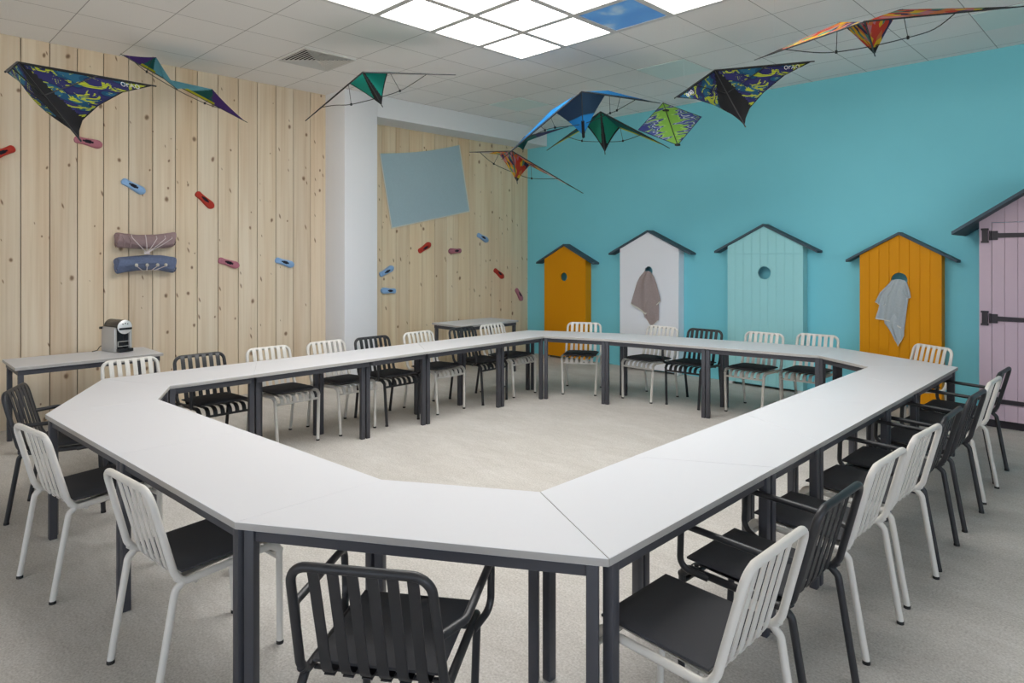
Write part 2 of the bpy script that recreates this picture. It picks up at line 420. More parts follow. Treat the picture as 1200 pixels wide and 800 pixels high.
# ------------------------------------------------------------------ setting
H = 3.70; XW = -7.708; YB = 8.09; XC = -7.244; XW2 = -7.678; YC1, YC2 = 4.338, 4.815
XR, YN = 6.0, -12.0
SILL, HEAD = 1.0, 3.4
def room():
    b = MB(); b.box(((XW + XR) / 2, (YB + YN) / 2, -.05), (XR - XW + .4, YB - YN + .4, .1)); struct(b.build('floor', M['carpet']))
    b = MB(); b.box(((XW + XR) / 2, (YB + YN) / 2, H + .05), (XR - XW + .4, YB - YN + .4, .1)); struct(b.build('ceiling', M['ceil']))
    b = MB(); b.box(((XW + XR) / 2, YB + .06, H / 2), (XR - XW + .2, .12, H)); struct(b.build('wall_back', M['teal']))
    # unseen window walls that let the daylight in from behind and beside the camera
    def window_wall(name, along, fixed, a0, a1, w0, w1):
        b = MB(); t = .2
        def seg(p, q, z0, z1):
            if along == 'x': b.box(((p + q) / 2, fixed, (z0 + z1) / 2), (q - p, t, z1 - z0))
            else: b.box((fixed, (p + q) / 2, (z0 + z1) / 2), (t, q - p, z1 - z0))
        seg(a0, a1, 0, SILL); seg(a0, a1, HEAD, H); seg(a0, w0, SILL, HEAD); seg(w1, a1, SILL, HEAD)
        n = max(2, int((w1 - w0) / 1.6))
        for k in range(1, n):
            m = w0 + (w1 - w0) * k / n; seg(m - .04, m + .04, SILL, HEAD)
        struct(b.build(name, M['white_wall']))
    window_wall('wall_front', 'x', YN - .1, XW, XR, XW + .6, XR - .6)
    window_wall('wall_right', 'y', XR + .1, YN, YB, -5.0, 2.6)
    # knotty pine boards with open joints, near part of the wood wall
    b = MB(); b.box((XW - .05, (YN + YC1) / 2, H / 2), (.06, YC1 - YN, H), 1)
    k0 = int((YN - 1.15) / .229) - 1
    for k in range(k0, 14):
        a = 1.15 + .229 * k + .0035; c = min(1.15 + .229 * (k + 1) - .0035, YC1)
        if c - a < .03 or c < YN: continue
        b.box((XW - .01, (a + c) / 2, H / 2), (.02, c - a, H))
    struct(b.build('wall_left', [M['pine'], M['gap']], bevel=.0015, seg=1))
    b = MB(); top = 3.44
    b.box((XW2 - .05, (YC2 + YB) / 2, top / 2), (.06, YB - YC2, top), 1)
    for k in range(-2, 14):
        for a, c in ((5.18 + .229 * k, 5.18 + .229 * (k + 1)),):
            a = max(a, YC2) + .0015; c = min(c, YB) - .0015
            if c - a < .02: continue
            b.box((XW2 - .01, (a + c) / 2, top / 2), (.02, c - a, top))
    struct(b.build('wall_recess', [M['pine2'], M['gap']], bevel=.0015, seg=1))
    b = MB(); b.box(((XW - .1 + XC) / 2, (YC1 + YC2) / 2, H / 2), (XC - XW + .1, YC2 - YC1, H)); struct(b.build('column', M['white_wall'], bevel=.006))
    b = MB(); b.box(((XW2 - .1 + XC) / 2, (YC2 + YB) / 2, (3.425 + H) / 2), (XC - XW2 + .1, YB - YC2, H - 3.425)); struct(b.build('beam', M['white_wall']))

def ceiling_things():
    NI = NJ = 5
    names = ['first', 'second', 'third', 'fourth', 'fifth']
    protof = None
    for i in range(NI):
        for j in range(NJ):
            cx = GX + TS * (i + .5); cy = GY + TS * 3 - TS * (j + .5)
            sky = (i == 2 and j == 0)
            if sky: nm, lb, ct = 'sky_picture_panel', 'square ceiling panel printed with blue sky and clouds', 'ceiling panel'
            else: nm, lb, ct = 'ceiling_light', 'lit white square ceiling panel, %s row from the teal wall, %s from the wood wall' % (names[j], names[i]), 'ceiling light'
            t = thing(nm, lb, ct, (cx, cy, H), 0, None if sky else 'lit panels of the luminous ceiling')
            if protof is None:
                b = MB(); w = .030; h = TS / 2
                for s in (-1, 1):
                    b.box((s * (h - w / 2), 0, -.009), (w, TS, .018)); b.box((0, s * (h - w / 2), -.009), (TS - 2 * w, w, .018))
                protof = b.mesh('frame', M['steel'])
                b = MB(); b.box((0, 0, -.006), (TS - .058, TS - .058, .008)); protod = b.mesh('diffuser', M['lamp'])
            link('frame', protof, t)
            if sky:
                b = MB(); b.box((0, 0, -.006), (TS - .058, TS - .058, .008)); b.build('picture', M['sky'], t)
            else: link('diffuser', protod, t)
    # rim around the luminous field
    b = MB(); x0, x1 = GX, GX + TS * NI; y1, y0 = GY + TS * 3, GY + TS * 3 - TS * NJ
    for c, d in ((((x0 + x1) / 2, y1 + .012, H - .008), (x1 - x0 + .048, .024, .016)), (((x0 + x1) / 2, y0 - .012, H - .008), (x1 - x0 + .048, .024, .016)),
                 ((x0 - .012, (y0 + y1) / 2, H - .008), (.024, y1 - y0, .016)), ((x1 + .012, (y0 + y1) / 2, H - .008), (.024, y1 - y0, .016))):
        b.box(c, d)
    struct(b.build('trim_1', M['foot']))
    # four-way air diffuser
    cx, cy = GX + TS * (-3 + .42), GY + TS * .5
    t = thing('ceiling_vent', 'square louvred air vent in the ceiling above the wood wall', 'air vent', (cx, cy, H))
    b = MB(); b.box((0, 0, -.001), (.56, .56, .002)); b.build('backing', M['black'], t)  # black sheet stands in for the shade inside the duct
    b = MB()
    for s in (-1, 1):
        b.box((s * .285, 0, -.008), (.020, .59, .016)); b.box((0, s * .285, -.008), (.55, .020, .016))
    b.build('frame', M['vent'], t)
    q = .270
    while q > .03:
        bl = MB(); i, o = q - .024, q
        zo, zi, th = -.020, -.004, .0015
        def ring(r, z): return [(-r, -r, z), (r, -r, z), (r, r, z), (-r, r, z)]
        vs = ring(o, zo) + ring(i, zi) + ring(o - th * 2, zo) + ring(i - th * 2, zi)
        fs = []
        for k in range(4):
            l = (k + 1) % 4
            fs += [(k, l, 4 + l, 4 + k), (8 + k, 12 + k, 12 + l, 8 + l), (k, 8 + k, 8 + l, l), (4 + k, 4 + l, 12 + l, 12 + k)]
        bl.add(vs, fs)
        for s in (-1, 1): bl.box((s * (o - .004), 0, zo), (.009, 2 * o, .0025)); bl.box((0, s * (o - .004), zo), (2 * o - .018, .009, .0025))
        bl.build('louvre', M['vent'], t); q -= .034
    for (i, j, lb) in ((1, 5, 'smooth ceiling tile with painted teal reflection between the sky panel and the teal wall'),
                       (-3, 5, 'smooth ceiling tile with painted teal reflection near the beam at the far corner'),
                       (6, 6, 'smooth ceiling tile with painted teal reflection above the patchwork kite near the teal wall')):
        b = MB(); b.box((GX + TS * (i + .5), GY + TS * (j + .5), H - .003), (TS - .02, TS - .02, .006))
        tag(b.build('ceiling_tile', M['tile_metal'], bevel=.001, seg=1), lb, 'ceiling tile', 'smooth ceiling tiles')

# ------------------------------------------------------------------- tables
def inset_corner(P, i, d):
    p = Vector(P[i]); a = (Vector(P[i - 1]) - p).normalized(); c = (Vector(P[(i + 1) % len(P)]) - p).normalized()
    return p + (a + c).normalized() * (d / math.sin(a.angle(c) / 2))
def inset_poly(P, d): return [inset_corner(P, i, d) for i in range(len(P))]

def table(name, label, cat, P, group=None, h=.72, lw=.038, apron=.045, legs_end=.0225, legs_side=.030, gap=.0004):
    c = sum((Vector(q) for q in P), Vector((0, 0))) / len(P)
    L = [Vector(q) - c for q in P]
    area = sum(L[i - 1].x * L[i].y - L[i].x * L[i - 1].y for i in range(len(L)))
    if area < 0: L.reverse()
    L = inset_poly(L, gap)
    t = thing(name, label, cat, (c.x, c.y, 0), 0, group)
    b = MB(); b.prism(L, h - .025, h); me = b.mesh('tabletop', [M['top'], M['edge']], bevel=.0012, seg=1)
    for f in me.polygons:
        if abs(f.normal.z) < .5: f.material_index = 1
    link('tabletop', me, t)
    A = inset_poly(L, .022); B = inset_poly(L, .047); n = len(L)
    b = MB(); z0, z1 = h - .025 - apron, h - .025
    vs = [(q.x, q.y, z) for z in (z0, z1) for ring in (A, B) for q in ring]
    fs = []
    for i in range(n):
        j = (i + 1) % n
        fs += [(i, j, 2 * n + j, 2 * n + i), (n + j, n + i, 3 * n + i, 3 * n + j), (i, n + i, n + j, j), (2 * n + i, 2 * n + j, 3 * n + j, 3 * n + i)]
    b.add(vs, fs); b.build('apron', M['leg'], t, bevel=.0015, seg=1)
    longest = max(range(n), key=lambda i: (L[(i + 1) % n] - L[i]).length)
    par = (L[(longest + 1) % n] - L[longest]).normalized()
    for i in range(n):
        # edges meeting here: along = parallel to the long side, the other is the table's end
        di = (L[i] - L[i - 1]).normalized(); do = (L[(i + 1) % n] - L[i]).normalized()
        ends = legs_end; sides = legs_side
        ii = (i - 1) % n, i
        d_in = sides if abs(di.dot(par)) > .97 else ends
        d_out = sides if abs(do.dot(par)) > .97 else ends
        if near(c + L[i]): d_in = d_out = .030
        n1 = Vector((-di.y, di.x)); n2 = Vector((-do.y, do.x)); det = n1.x * n2.y - n1.y * n2.x
        q = L[i] + Vector(((d_in * n2.y - d_out * n1.y) / det, (n1.x * d_out - n2.x * d_in) / det))
        b = MB(); b.box((q.x, q.y, (h - .03) / 2), (lw, lw, h - .03), 0, math.atan2(par.y, par.x)); b.build('leg', M['leg'], t, bevel=.003)
    return t
CORNERS = [(-1.2, 1.623), (-1.228, 6.425), (-5.615, 1.333), (-5.56, 5.88), (-1.734, 1.895), (-1.756, 5.93), (-4.985, 1.597), (-5.04, 5.578)]
def near(p): return any((p - Vector(k)).length < .03 for k in CORNERS)

def ring_tables():
    G = 'tables of the big ring'
    D, E, iD, iE = (-1.2, 1.623), (-1.228, 6.425), (-1.734, 1.895), (-1.756, 5.93)
    def ox(y): return (-1.2 - .028 * (y - 1.623) / 4.802, y)
    def ix(y): return (-1.734 - .022 * (y - 1.895) / 4.035, y)
    yo = [1.623, 2.835, 3.37, 4.557, 5.197, 6.425]; yi = [1.895, 2.53, 3.66, 4.27, 5.46, 5.93]
    lr = ['white trapezoid table at the near end of the long row opposite the wood wall',
          'white trapezoid table second along the row opposite the wood wall, short edge outwards',
          'white trapezoid table in the middle of the row opposite the wood wall',
          'white trapezoid table fourth along the row opposite the wood wall',
          'white trapezoid table at the ring corner nearest the pink hut']
    for k in range(5): table('trapezoid_table', lr[k], 'table', [ox(yo[k]), ox(yo[k + 1]), ix(yi[k + 1]), ix(yi[k])], G, gap=.0018 if k == 0 else .0004)
    A, Gp = (-5.615, 1.333), (-5.56, 5.88)
    def lo(y): return (-5.615 + .055 * (y - 1.333) / 4.55, y)
    def li(y): return (-4.985 - .055 * (y - 1.597) / 3.98, y)
    yo = [1.333, 2.495, 2.981, 4.199, 4.678, 5.88]; yi = [1.597, 2.2, 3.3, 3.89, 5.01, 5.578]
    ll = ['white trapezoid table at the ring corner nearest the coffee machine',
          'white trapezoid table second along the wood wall row from the coffee machine',
          'white trapezoid table in the middle of the wood wall row, before the white column',
          'white trapezoid table fourth along the wood wall row, before the recess',
          'white trapezoid table at the end of the wood wall row nearest the small orange hut']
    for k in range(5): table('trapezoid_table', ll[k], 'table', [lo(yo[k]), lo(yo[k + 1]), li(yi[k + 1]), li(yi[k])], G, legs_side=.085)
    B, C, iB, iC, iA = (-4.596, .80), (-2.28, .938), (-4.576, 1.393), (-2.289, 1.541), (-4.985, 1.597)
    Mo, Mi = (-3.44, .87), (-3.43, 1.467)
    table('trapezoid_table', 'white angled trapezoid table in front of the black armchair beside the coffee machine table', 'table', [A, B, iB, iA], G)
    table('rectangular_table', 'white rectangular table of the near side, farther from the camera', 'table', [B, Mo, Mi, iB], G)
    table('rectangular_table', 'white rectangular table of the near side, closer to the camera', 'table', [Mo, C, iC, Mi], G)
    table('trapezoid_table', 'white angled trapezoid table closest to the camera, in front of the black armchair', 'table', [C, D, iD, iC], G)
    Ho, iH, F, iF = (-4.53, 6.425), (-4.39, 5.844), (-2.33, 6.93), (-2.27, 6.264)
    Go, iG = (-5.56, 5.88), (-5.04, 5.578)
    mo = tuple(a * .487 + b * .513 for a, b in zip(Ho, F)); mi = tuple(a * .487 + b * .513 for a, b in zip(iH, iF))
    table('trapezoid_table', 'white angled trapezoid table at the far corner in front of the small orange hut', 'table', [Go, iG, iH, Ho], G)
    table('rectangular_table', 'white rectangular table of the far straight side in front of the white hut', 'table', [Ho, iH, mi, mo], G)
    table('rectangular_table', 'white rectangular table of the far straight side in front of the mint hut', 'table', [mo, mi, iF, F], G)
    table('trapezoid_table', 'white angled trapezoid table in front of the orange hut with the grey towel', 'table', [F, iF, iE, E], G)
    table('side_table', 'narrow white side table with dark legs carrying the coffee machine', 'side table', legs_end=.045, legs_side=.045, P=[(-7.29, .955), (-6.66, .955), (-6.69, 2.085), (-7.29, 2.085)])
    table('side_table', 'empty white side table against the recessed wood wall', 'side table', legs_end=.045, legs_side=.045, P=[(-7.10, 5.59), (-6.475, 5.575), (-6.50, 6.66), (-7.085, 6.665)])

# ------------------------------------------------------------------- chairs
RT = .0138
def chair_meshes(arm):
    m = M['chair_b'] if arm else M['chair_w']; out = {}
    def back(z): return -.178 - (z - .43) * (.098 / .37)      # lean of the back
    # back: one bent tube loop and six flat slats
    b = MB(); zt = .787
    loop = fillet([(-.214, -.165, .435), (-.214, back(.47), .47), (-.203, back(zt), zt), (.203, back(zt), zt), (.214, back(.47), .47), (.214, -.165, .435)],
                  [0, .05, .055, .055, .05, 0], 7)
    b.tube(loop, RT, 12)
    xs = [(-2.5 + k) * .0580 for k in range(6)]
    for x in xs:
        pth = [(x, back(zt) + .002, zt + .010), (x, back(zt) + .012, zt + .004), (x, back(.765) + .017, .765), (x, back(.74) + .018, .74)]
        pth += [(x, back(z) + .018, z) for z in (.66, .58, .52, .475)]
        pth += [(x, -.163, .445), (x, -.150, .426), (x, -.128, .416)]
        b.strip(pth, (1, 0, 0), .033, .0045)
    out['backrest'] = b.mesh('backrest', m)
    # seat: side rails, front rail, waterfall slats
    b = MB()
    for s in (-1, 1):
        b.tube(fillet([(s * .214, -.182, .452), (s * .214, -.150, .425), (s * .213, .205, .436), (s * .205, .252, .40)], [0, .03, .035, 0], 6), RT, 12)
    b.tube([(-.205, .245, .372), (.205, .245, .372)], .010, 10)
    b.tube([(-.21, -.105, .408), (.21, -.105, .408)], .008, 10)
    for x in xs:
        pth = [(x, -.145, .414), (x, -.10, .420), (x, 0, .426), (x, .10, .431), (x, .19, .436), (x, .222, .432), (x, .243, .415), (x, .252, .392), (x, .252, .366)]
        b.strip(pth, (1, 0, 0), .033, .0045)
    out['seat'] = b.mesh('seat', m)
    for nm, s in (('fl', -1), ('fr', 1)):
        b = MB(); b.tube(fillet([(s * .213, .15, .434), (s * .208, .243, .438), (s * .190, .258, .012)], [0, .062, 0], 8), RT, 12); out[nm] = b.mesh('leg', m)
    for nm, s in (('rl', -1), ('rr', 1)):
        b = MB(); b.tube(fillet([(s * .214, -.158, .424), (s * .2135, -.184, .402), (s * .210, -.250, .012)], [0, .03, 0], 6), RT, 12); out[nm] = b.mesh('leg', m)
    b = MB(); b.lathe([(.0150, 0), (.0155, .004), (.0145, .014)], 12); out['cap'] = b.mesh('foot_cap', M['rubber'])
    # seat pad: pillow with flat piped edge
    b = MB(); n = 14; hw = .193; y0, y1 = -.150, .232; vs = []
    def half(sgn):
        g = []
        for i in range(n + 1):
            for j in range(n + 1):
                u = -1 + 2 * i / n; v = -1 + 2 * j / n
                k = max(abs(u), abs(v)); r = .06
                e = (1 - abs(u) ** 5) * (1 - abs(v) ** 5)
                x = u * hw * (1 - .03 * (abs(v) ** 4) * 0); y = (y0 + y1) / 2 + v * (y1 - y0) / 2
                zb = .4345 + (y + .1) * .028
                z = zb + .021 + sgn * (.004 + .017 * e ** .45)
                g.append((x, y, z))
        return g
    top, bot = half(1), half(-1); m1 = (n + 1) ** 2; fs = []
    for i in range(n):
        for j in range(n):
            a = i * (n + 1) + j
            fs.append((a, a + n + 1, a + n + 2, a + 1)); fs.append((m1 + a, m1 + a + 1, m1 + a + n + 2, m1 + a + n + 1))
    rim = [i * (n + 1) for i in range(n + 1)] + [n * (n + 1) + j for j in range(1, n + 1)] + [i * (n + 1) + n for i in range(n - 1, -1, -1)] + [j for j in range(n - 1, 0, -1)]
    for q in range(len(rim)):
        a, c = rim[q], rim[(q + 1) % len(rim)]; fs.append((a, c, m1 + c, m1 + a))
    b.add(top + bot, fs, 0, True)
    out['pad'] = b.mesh('seat_pad', M['pad'])
    if arm:
        for nm, s in (('al', -1), ('ar', 1)):
            b = MB()
            b.tube(fillet([(s * .207, back(.600), .600), (s * .262, back(.600) + .095, .606), (s * .262, .215, .620), (s * .259, .222, .455), (s * .222, .125, .430)],
                          [0, .07, .035, .05, 0], 7), .0125, 12)
            out[nm] = b.mesh('armrest', m)
    return out

CH = {
'L0':(-5.712,1.632,-86.0),'L1':(-5.588,2.120,-87.9),'L2':(-5.589,2.728,-87.4),'L3':(-5.592,3.318,-86.1),'L4':(-5.568,3.819,-89.0),'L5':(-5.588,4.435,-86.5),
'L6':(-5.575,5.060,-87.1),'L7':(-5.602,5.565,-87.0),'F1':(-5.038,6.255,-148.0),'F2':(-4.245,6.515,179.2),'F3':(-3.731,6.599,-178.1),'F4':(-3.115,6.760,-178.7),
'F5':(-2.633,6.994,-177.1),'F6':(-1.694,6.862,148.7),'W1':(-2.830,1.012,5.6),'W2':(-3.968,0.892,8.7),'K':(-5.095,0.992,-25.0),'N1':(-1.703,1.193,34.7),
'R1':(-1.081,1.925,89.7),'R2':(-1.094,2.487,89.2),'R3':(-1.105,3.100,88.1),'R4':(-1.100,3.695,86.4),'R5':(-1.099,4.201,90.3),'R6':(-1.103,4.881,88.3),'R7':(-1.112,5.488,89.2),'R8':(-1.131,6.010,88.7)}
BLACK = ('L1', 'L4', 'L6', 'F3', 'K', 'N1', 'R2', 'R5', 'R6', 'R8')
CL = {
'L0':'off-white slatted chair in front of the coffee machine side table',
'L1':'black slatted armchair on the wood wall side, closest to the coffee machine',
'L2':'off-white slatted chair next to the black armchair, before the pine boards left of the column',
'L3':'off-white slatted chair just before the white column, between white and black chairs',
'L4':'black slatted armchair standing in front of the white column',
'L5':'off-white slatted chair between two black armchairs before the recessed wood wall',
'L6':'black slatted armchair in front of the empty side table at the recess',
'L7':'off-white slatted chair at the end of the wood wall row, by the empty side table',
'F1':'off-white slatted chair at the far corner in front of the small orange hut',
'F2':'off-white slatted chair in front of the white hut below the taupe towel',
'F3':'black slatted armchair between the white hut and the mint hut',
'F4':'off-white slatted chair directly in front of the mint hut',
'F5':'off-white slatted chair between the mint hut and the orange hut with towel',
'F6':'off-white slatted chair in front of the orange hut with the grey towel',
'W1':'off-white slatted chair at the near straight side, closest to the camera there',
'W2':'off-white slatted chair beside the black armchair at the cut corner of the near side',
'K':'black slatted armchair at the cut ring corner beside the coffee machine side table',
'N1':'black slatted armchair closest to the camera, seen from behind',
'R1':'off-white slatted chair nearest the camera in the row opposite the wood wall',
'R2':'black armchair between the two nearest off-white chairs opposite the wood wall',
'R3':'off-white slatted chair just beyond the nearest black armchair opposite the wood wall',
'R4':'off-white slatted chair right before the pair of black armchairs opposite the wood wall',
'R5':'nearer of the two adjacent black armchairs opposite the wood wall',
'R6':'farther of the two adjacent black armchairs opposite the wood wall',
'R7':'off-white slatted chair between black armchairs near the pink hut',
'R8':'black slatted armchair at the far end of the row, closest to the pink hut'}
def chairs():
    proto = {}
    for k, (x, y, a) in CH.items():
        arm = k in BLACK
        nm = 'slatted_armchair' if arm else 'slatted_chair'
        if arm not in proto:
            g = chair_meshes(arm)
            t = thing(nm, CL[k], 'chair', (x, y, 0), R(a))
            link('backrest', g['backrest'], t); link('seat', g['seat'], t)
            for n, (px, py) in (('fl', (-.190, .258)), ('fr', (.190, .258)), ('rl', (-.210, -.250)), ('rr', (.210, -.250))):
                l = link('leg', g[n], t); c = link('foot_cap', g['cap'], l); c.location = (px, py, 0)
            p = link('seat_pad', g['pad'], t); p['label'] = 'charcoal fabric seat pad'
            if arm:
                for n in ('al', 'ar'): link('armrest', g[n], t)
            proto[arm] = t
        else:
            t = dup(proto[arm], (x, y, 0), R(a)); t['label'] = CL[k]
        t['group'] = 'black armchairs around the ring' if arm else 'off-white chairs around the ring'
# --------------------------------------------------------------------- huts
def flat_with_hole(poly, hole, th):
    """polygon in x,z (hole = (cx, cz, r) or None) extruded to thickness th; front face at y=0, back at y=th"""
    cu = bpy.data.curves.new('c', 'CURVE'); cu.dimensions = '2D'; cu.fill_mode = 'BOTH'; cu.extrude = th / 2
    def spline(pts):
        s = cu.splines.new('POLY'); s.points.add(len(pts) - 1); s.use_cyclic_u = True
        for p, q in zip(s.points, pts): p.co = (q[0], q[1], 0, 1)
    spline(poly)
    if hole: spline([(hole[0] + hole[2] * math.cos(2 * PI * k / 40), hole[1] + hole[2] * math.sin(2 * PI * k / 40)) for k in range(40)])
    o = bpy.data.objects.new('c', cu); COL.objects.link(o)
    dg = bpy.context.evaluated_depsgraph_get(); dg.update()
    me = bpy.data.meshes.new_from_object(o.evaluated_get(dg))
    bpy.data.objects.remove(o); bpy.data.curves.remove(cu)
    for v in me.vertices:
        x, z, e = v.co; v.co = (x, th / 2 - e, z)
    me.materials.clear()
    return me

def grooves(me, xs=(), zs=(), w=.0035, d=.005):
    bm = bmesh.new(); bm.from_mesh(me)
    bmesh.ops.remove_doubles(bm, verts=bm.verts, dist=1e-5)
    for ax, vals in ((0, xs), (2, zs)):
        for x in vals:
            for q in (x - w, x + w, x):
                co = [0, 0, 0]; co[ax] = q; no = [0, 0, 0]; no[ax] = 1
                bmesh.ops.bisect_plane(bm, geom=bm.verts[:] + bm.edges[:] + bm.faces[:], plane_co=co, plane_no=no, dist=1e-6)
            for v in bm.verts:
                if abs(v.co[ax] - x) < 1e-4 and v.co.y < 1e-4: v.co.y = d
    bmesh.ops.recalc_face_normals(bm, faces=bm.faces)
    for f in bm.faces: f.smooth = False
    bm.to_mesh(me); bm.free(); me.update(); return me

def hut(name, label, cx, yf, hp, hr, zp, zt, mat, hole, xs=(), zs=(), group=None, zb=.035, over=.03):
    t = thing(name, label, 'beach hut panel', (cx, yf, 0), 0, group)
    sl = (zp - zt) / hr; ze = zp - hp * sl; dep = YB - yf - .003
    me = flat_with_hole([(-hp, zb), (hp, zb), (hp, ze), (0, zp), (-hp, ze)], hole and (hole[0] - cx, hole[1], hole[2]), .018)
    if xs or zs: grooves(me, [x - cx for x in xs], zs)
    me.materials.append(mat); link('front_panel', me, t)
    for s in (-1, 1):
        b = MB(); b.hull([(s * hp, .018, zb), (s * (hp - .018), .018, zb), (s * (hp - .018), dep, zb), (s * hp, dep, zb)],
                         [(s * hp, .018, ze - .004), (s * (hp - .018), .018, ze - .002), (s * (hp - .018), dep, ze - .002), (s * hp, dep, ze - .004)])
        b.build('side_panel', mat, t)
    th = .024 / math.cos(math.atan(sl))
    for s in (-1, 1):
        b = MB(); y0, y1 = -over, dep - .001
        zz = .001
        A = [(0, y0, zp + zz), (s * hr, y0, zt + zz), (s * hr, y0, zt + th + zz), (0, y0, zp + th + zz)]
        b.hull(A, [(x, y1, z) for x, _, z in A]); b.build('roof_board', M['roof'], t)
    for s in (-1, 1):
        b = MB(); b.box((s * (hp - .035), .045, zb / 2), (.06, .08, zb)); o = b.build('foot', M['foot'], t); o['label'] = 'small white foot block'
    return t

def huts():
    G = 'beach hut panels along the teal wall'; yf = 7.95
    hut('beach_hut_panel', 'small plain orange hut panel with round hole, next to the recessed wood wall', -6.75, yf, .424, .58, 1.785, 1.497, M['orange'], (-6.762, 1.296, .066), group=G)
    hut('beach_hut_panel', 'white hut panel on the teal wall with a taupe towel in its hole', -5.205, yf, .484, .668, 1.962, 1.640, M['hut_white'], (-5.2, 1.414, .066), group=G)
    hut('beach_hut_panel', 'mint green boarded hut panel with an empty round hole', -3.54, yf, .474, .645, 1.995, 1.664, M['mint'], (-3.533, 1.421, .080),
        [-3.906, -3.804, -3.693, -3.583, -3.487, -3.381, -3.278, -3.176], [1.655], group=G)
    hut('beach_hut_panel', 'orange boarded hut panel on the teal wall holding a grey towel', -2.055, yf, .391, .53, 1.857, 1.560, M['orange'], (-2.054, 1.371, .078),
        [-2.348, -2.251, -2.151, -2.052, -1.959, -1.86, -1.767], group=G, zb=.05)
    # pink hut with a hinged door, deeper than the panels
    yf = 7.65; cx = -.745; hp = .548; zp = 2.325; sl = .67; hr = .735; zb = .082; dx0 = -1.192 - cx; dx1 = hp - .09; dz = 1.945
    t = thing('beach_hut', 'pink boarded beach hut with black strap hinges beside the orange hut', 'beach hut', (cx, yf, 0), 0)
    ze = zp - hp * sl; dep = YB - yf - .003; gp = .004
    me = flat_with_hole([(-hp, zb), (dx0 - gp, zb), (dx0 - gp, dz + gp), (dx1 + gp, dz + gp), (dx1 + gp, zb), (hp, zb), (hp, ze), (0, zp), (-hp, ze)], None, .022)
    pk = [dx0 + .098 * k for k in range(0, 10)]
    grooves(me, [x for x in pk[1:] if x < dx1], ()); me.materials.append(M['pink']); link('front_panel', me, t)
    me = flat_with_hole([(dx0, zb), (dx1, zb), (dx1, dz), (dx0, dz)], None, .022)
    grooves(me, [x for x in pk[1:] if x < dx1 - .02], [zb + .15]); me.materials.append(M['pink']); door = link('door', me, t)
    for z in (1.824, 1.039, .262):
        b = MB(); b.box((dx0 - .055, -.008, z), (.045, .014, .13)); b.box((dx0 - .055, -.012, z + .06), (.06, .016, .018)); b.box((dx0 - .055, -.012, z - .06), (.06, .016, .018))
        b.tube([(dx0 - .012, -.012, z - .045), (dx0 - .012, -.012, z + .045)], .011, 10)
        b.box((dx0 + .02, -.007, z), (.05, .012, .085))
        b.hull([(dx0 + .03, -.001, z - .022), (dx0 + .03, -.012, z - .022), (dx0 + .03, -.012, z + .022), (dx0 + .03, -.001, z + .022)],
               [(dx1 - .12, -.001, z - .014), (dx1 - .12, -.012, z - .014), (dx1 - .12, -.012, z + .014), (dx1 - .12, -.001, z + .014)])
        b.lathe([(.022, -.012), (.022, -.001)], 14, (dx1 - .115, 0, z), 'y')
        b.build('strap_hinge', M['iron'], door, bevel=.0015, seg=1)
    for s in (-1, 1):
        b = MB(); b.box((s * (hp - .011), (.022 + dep) / 2, (zb + ze - .006) / 2), (.022, dep - .022, ze - .006 - zb)); b.build('side_panel', M['pink'], t)
        th = .026 / math.cos(math.atan(sl)); b = MB(); y0, y1 = -.2, dep - .001
        A = [(0, y0, zp + .001), (s * hr, y0, zp - hr * sl), (s * hr, y0, zp - hr * sl + th), (0, y0, zp + th)]
        b.hull(A, [(x, y1, z) for x, _, z in A]); b.build('roof_board', M['roof'], t)
    b = MB(); b.box((0, .06 + (dep - .06) / 2, zb / 2), (2 * hp - .06, dep - .06, zb)); o = b.build('plinth', M['iron'], t); o['label'] = 'dark recessed plinth'

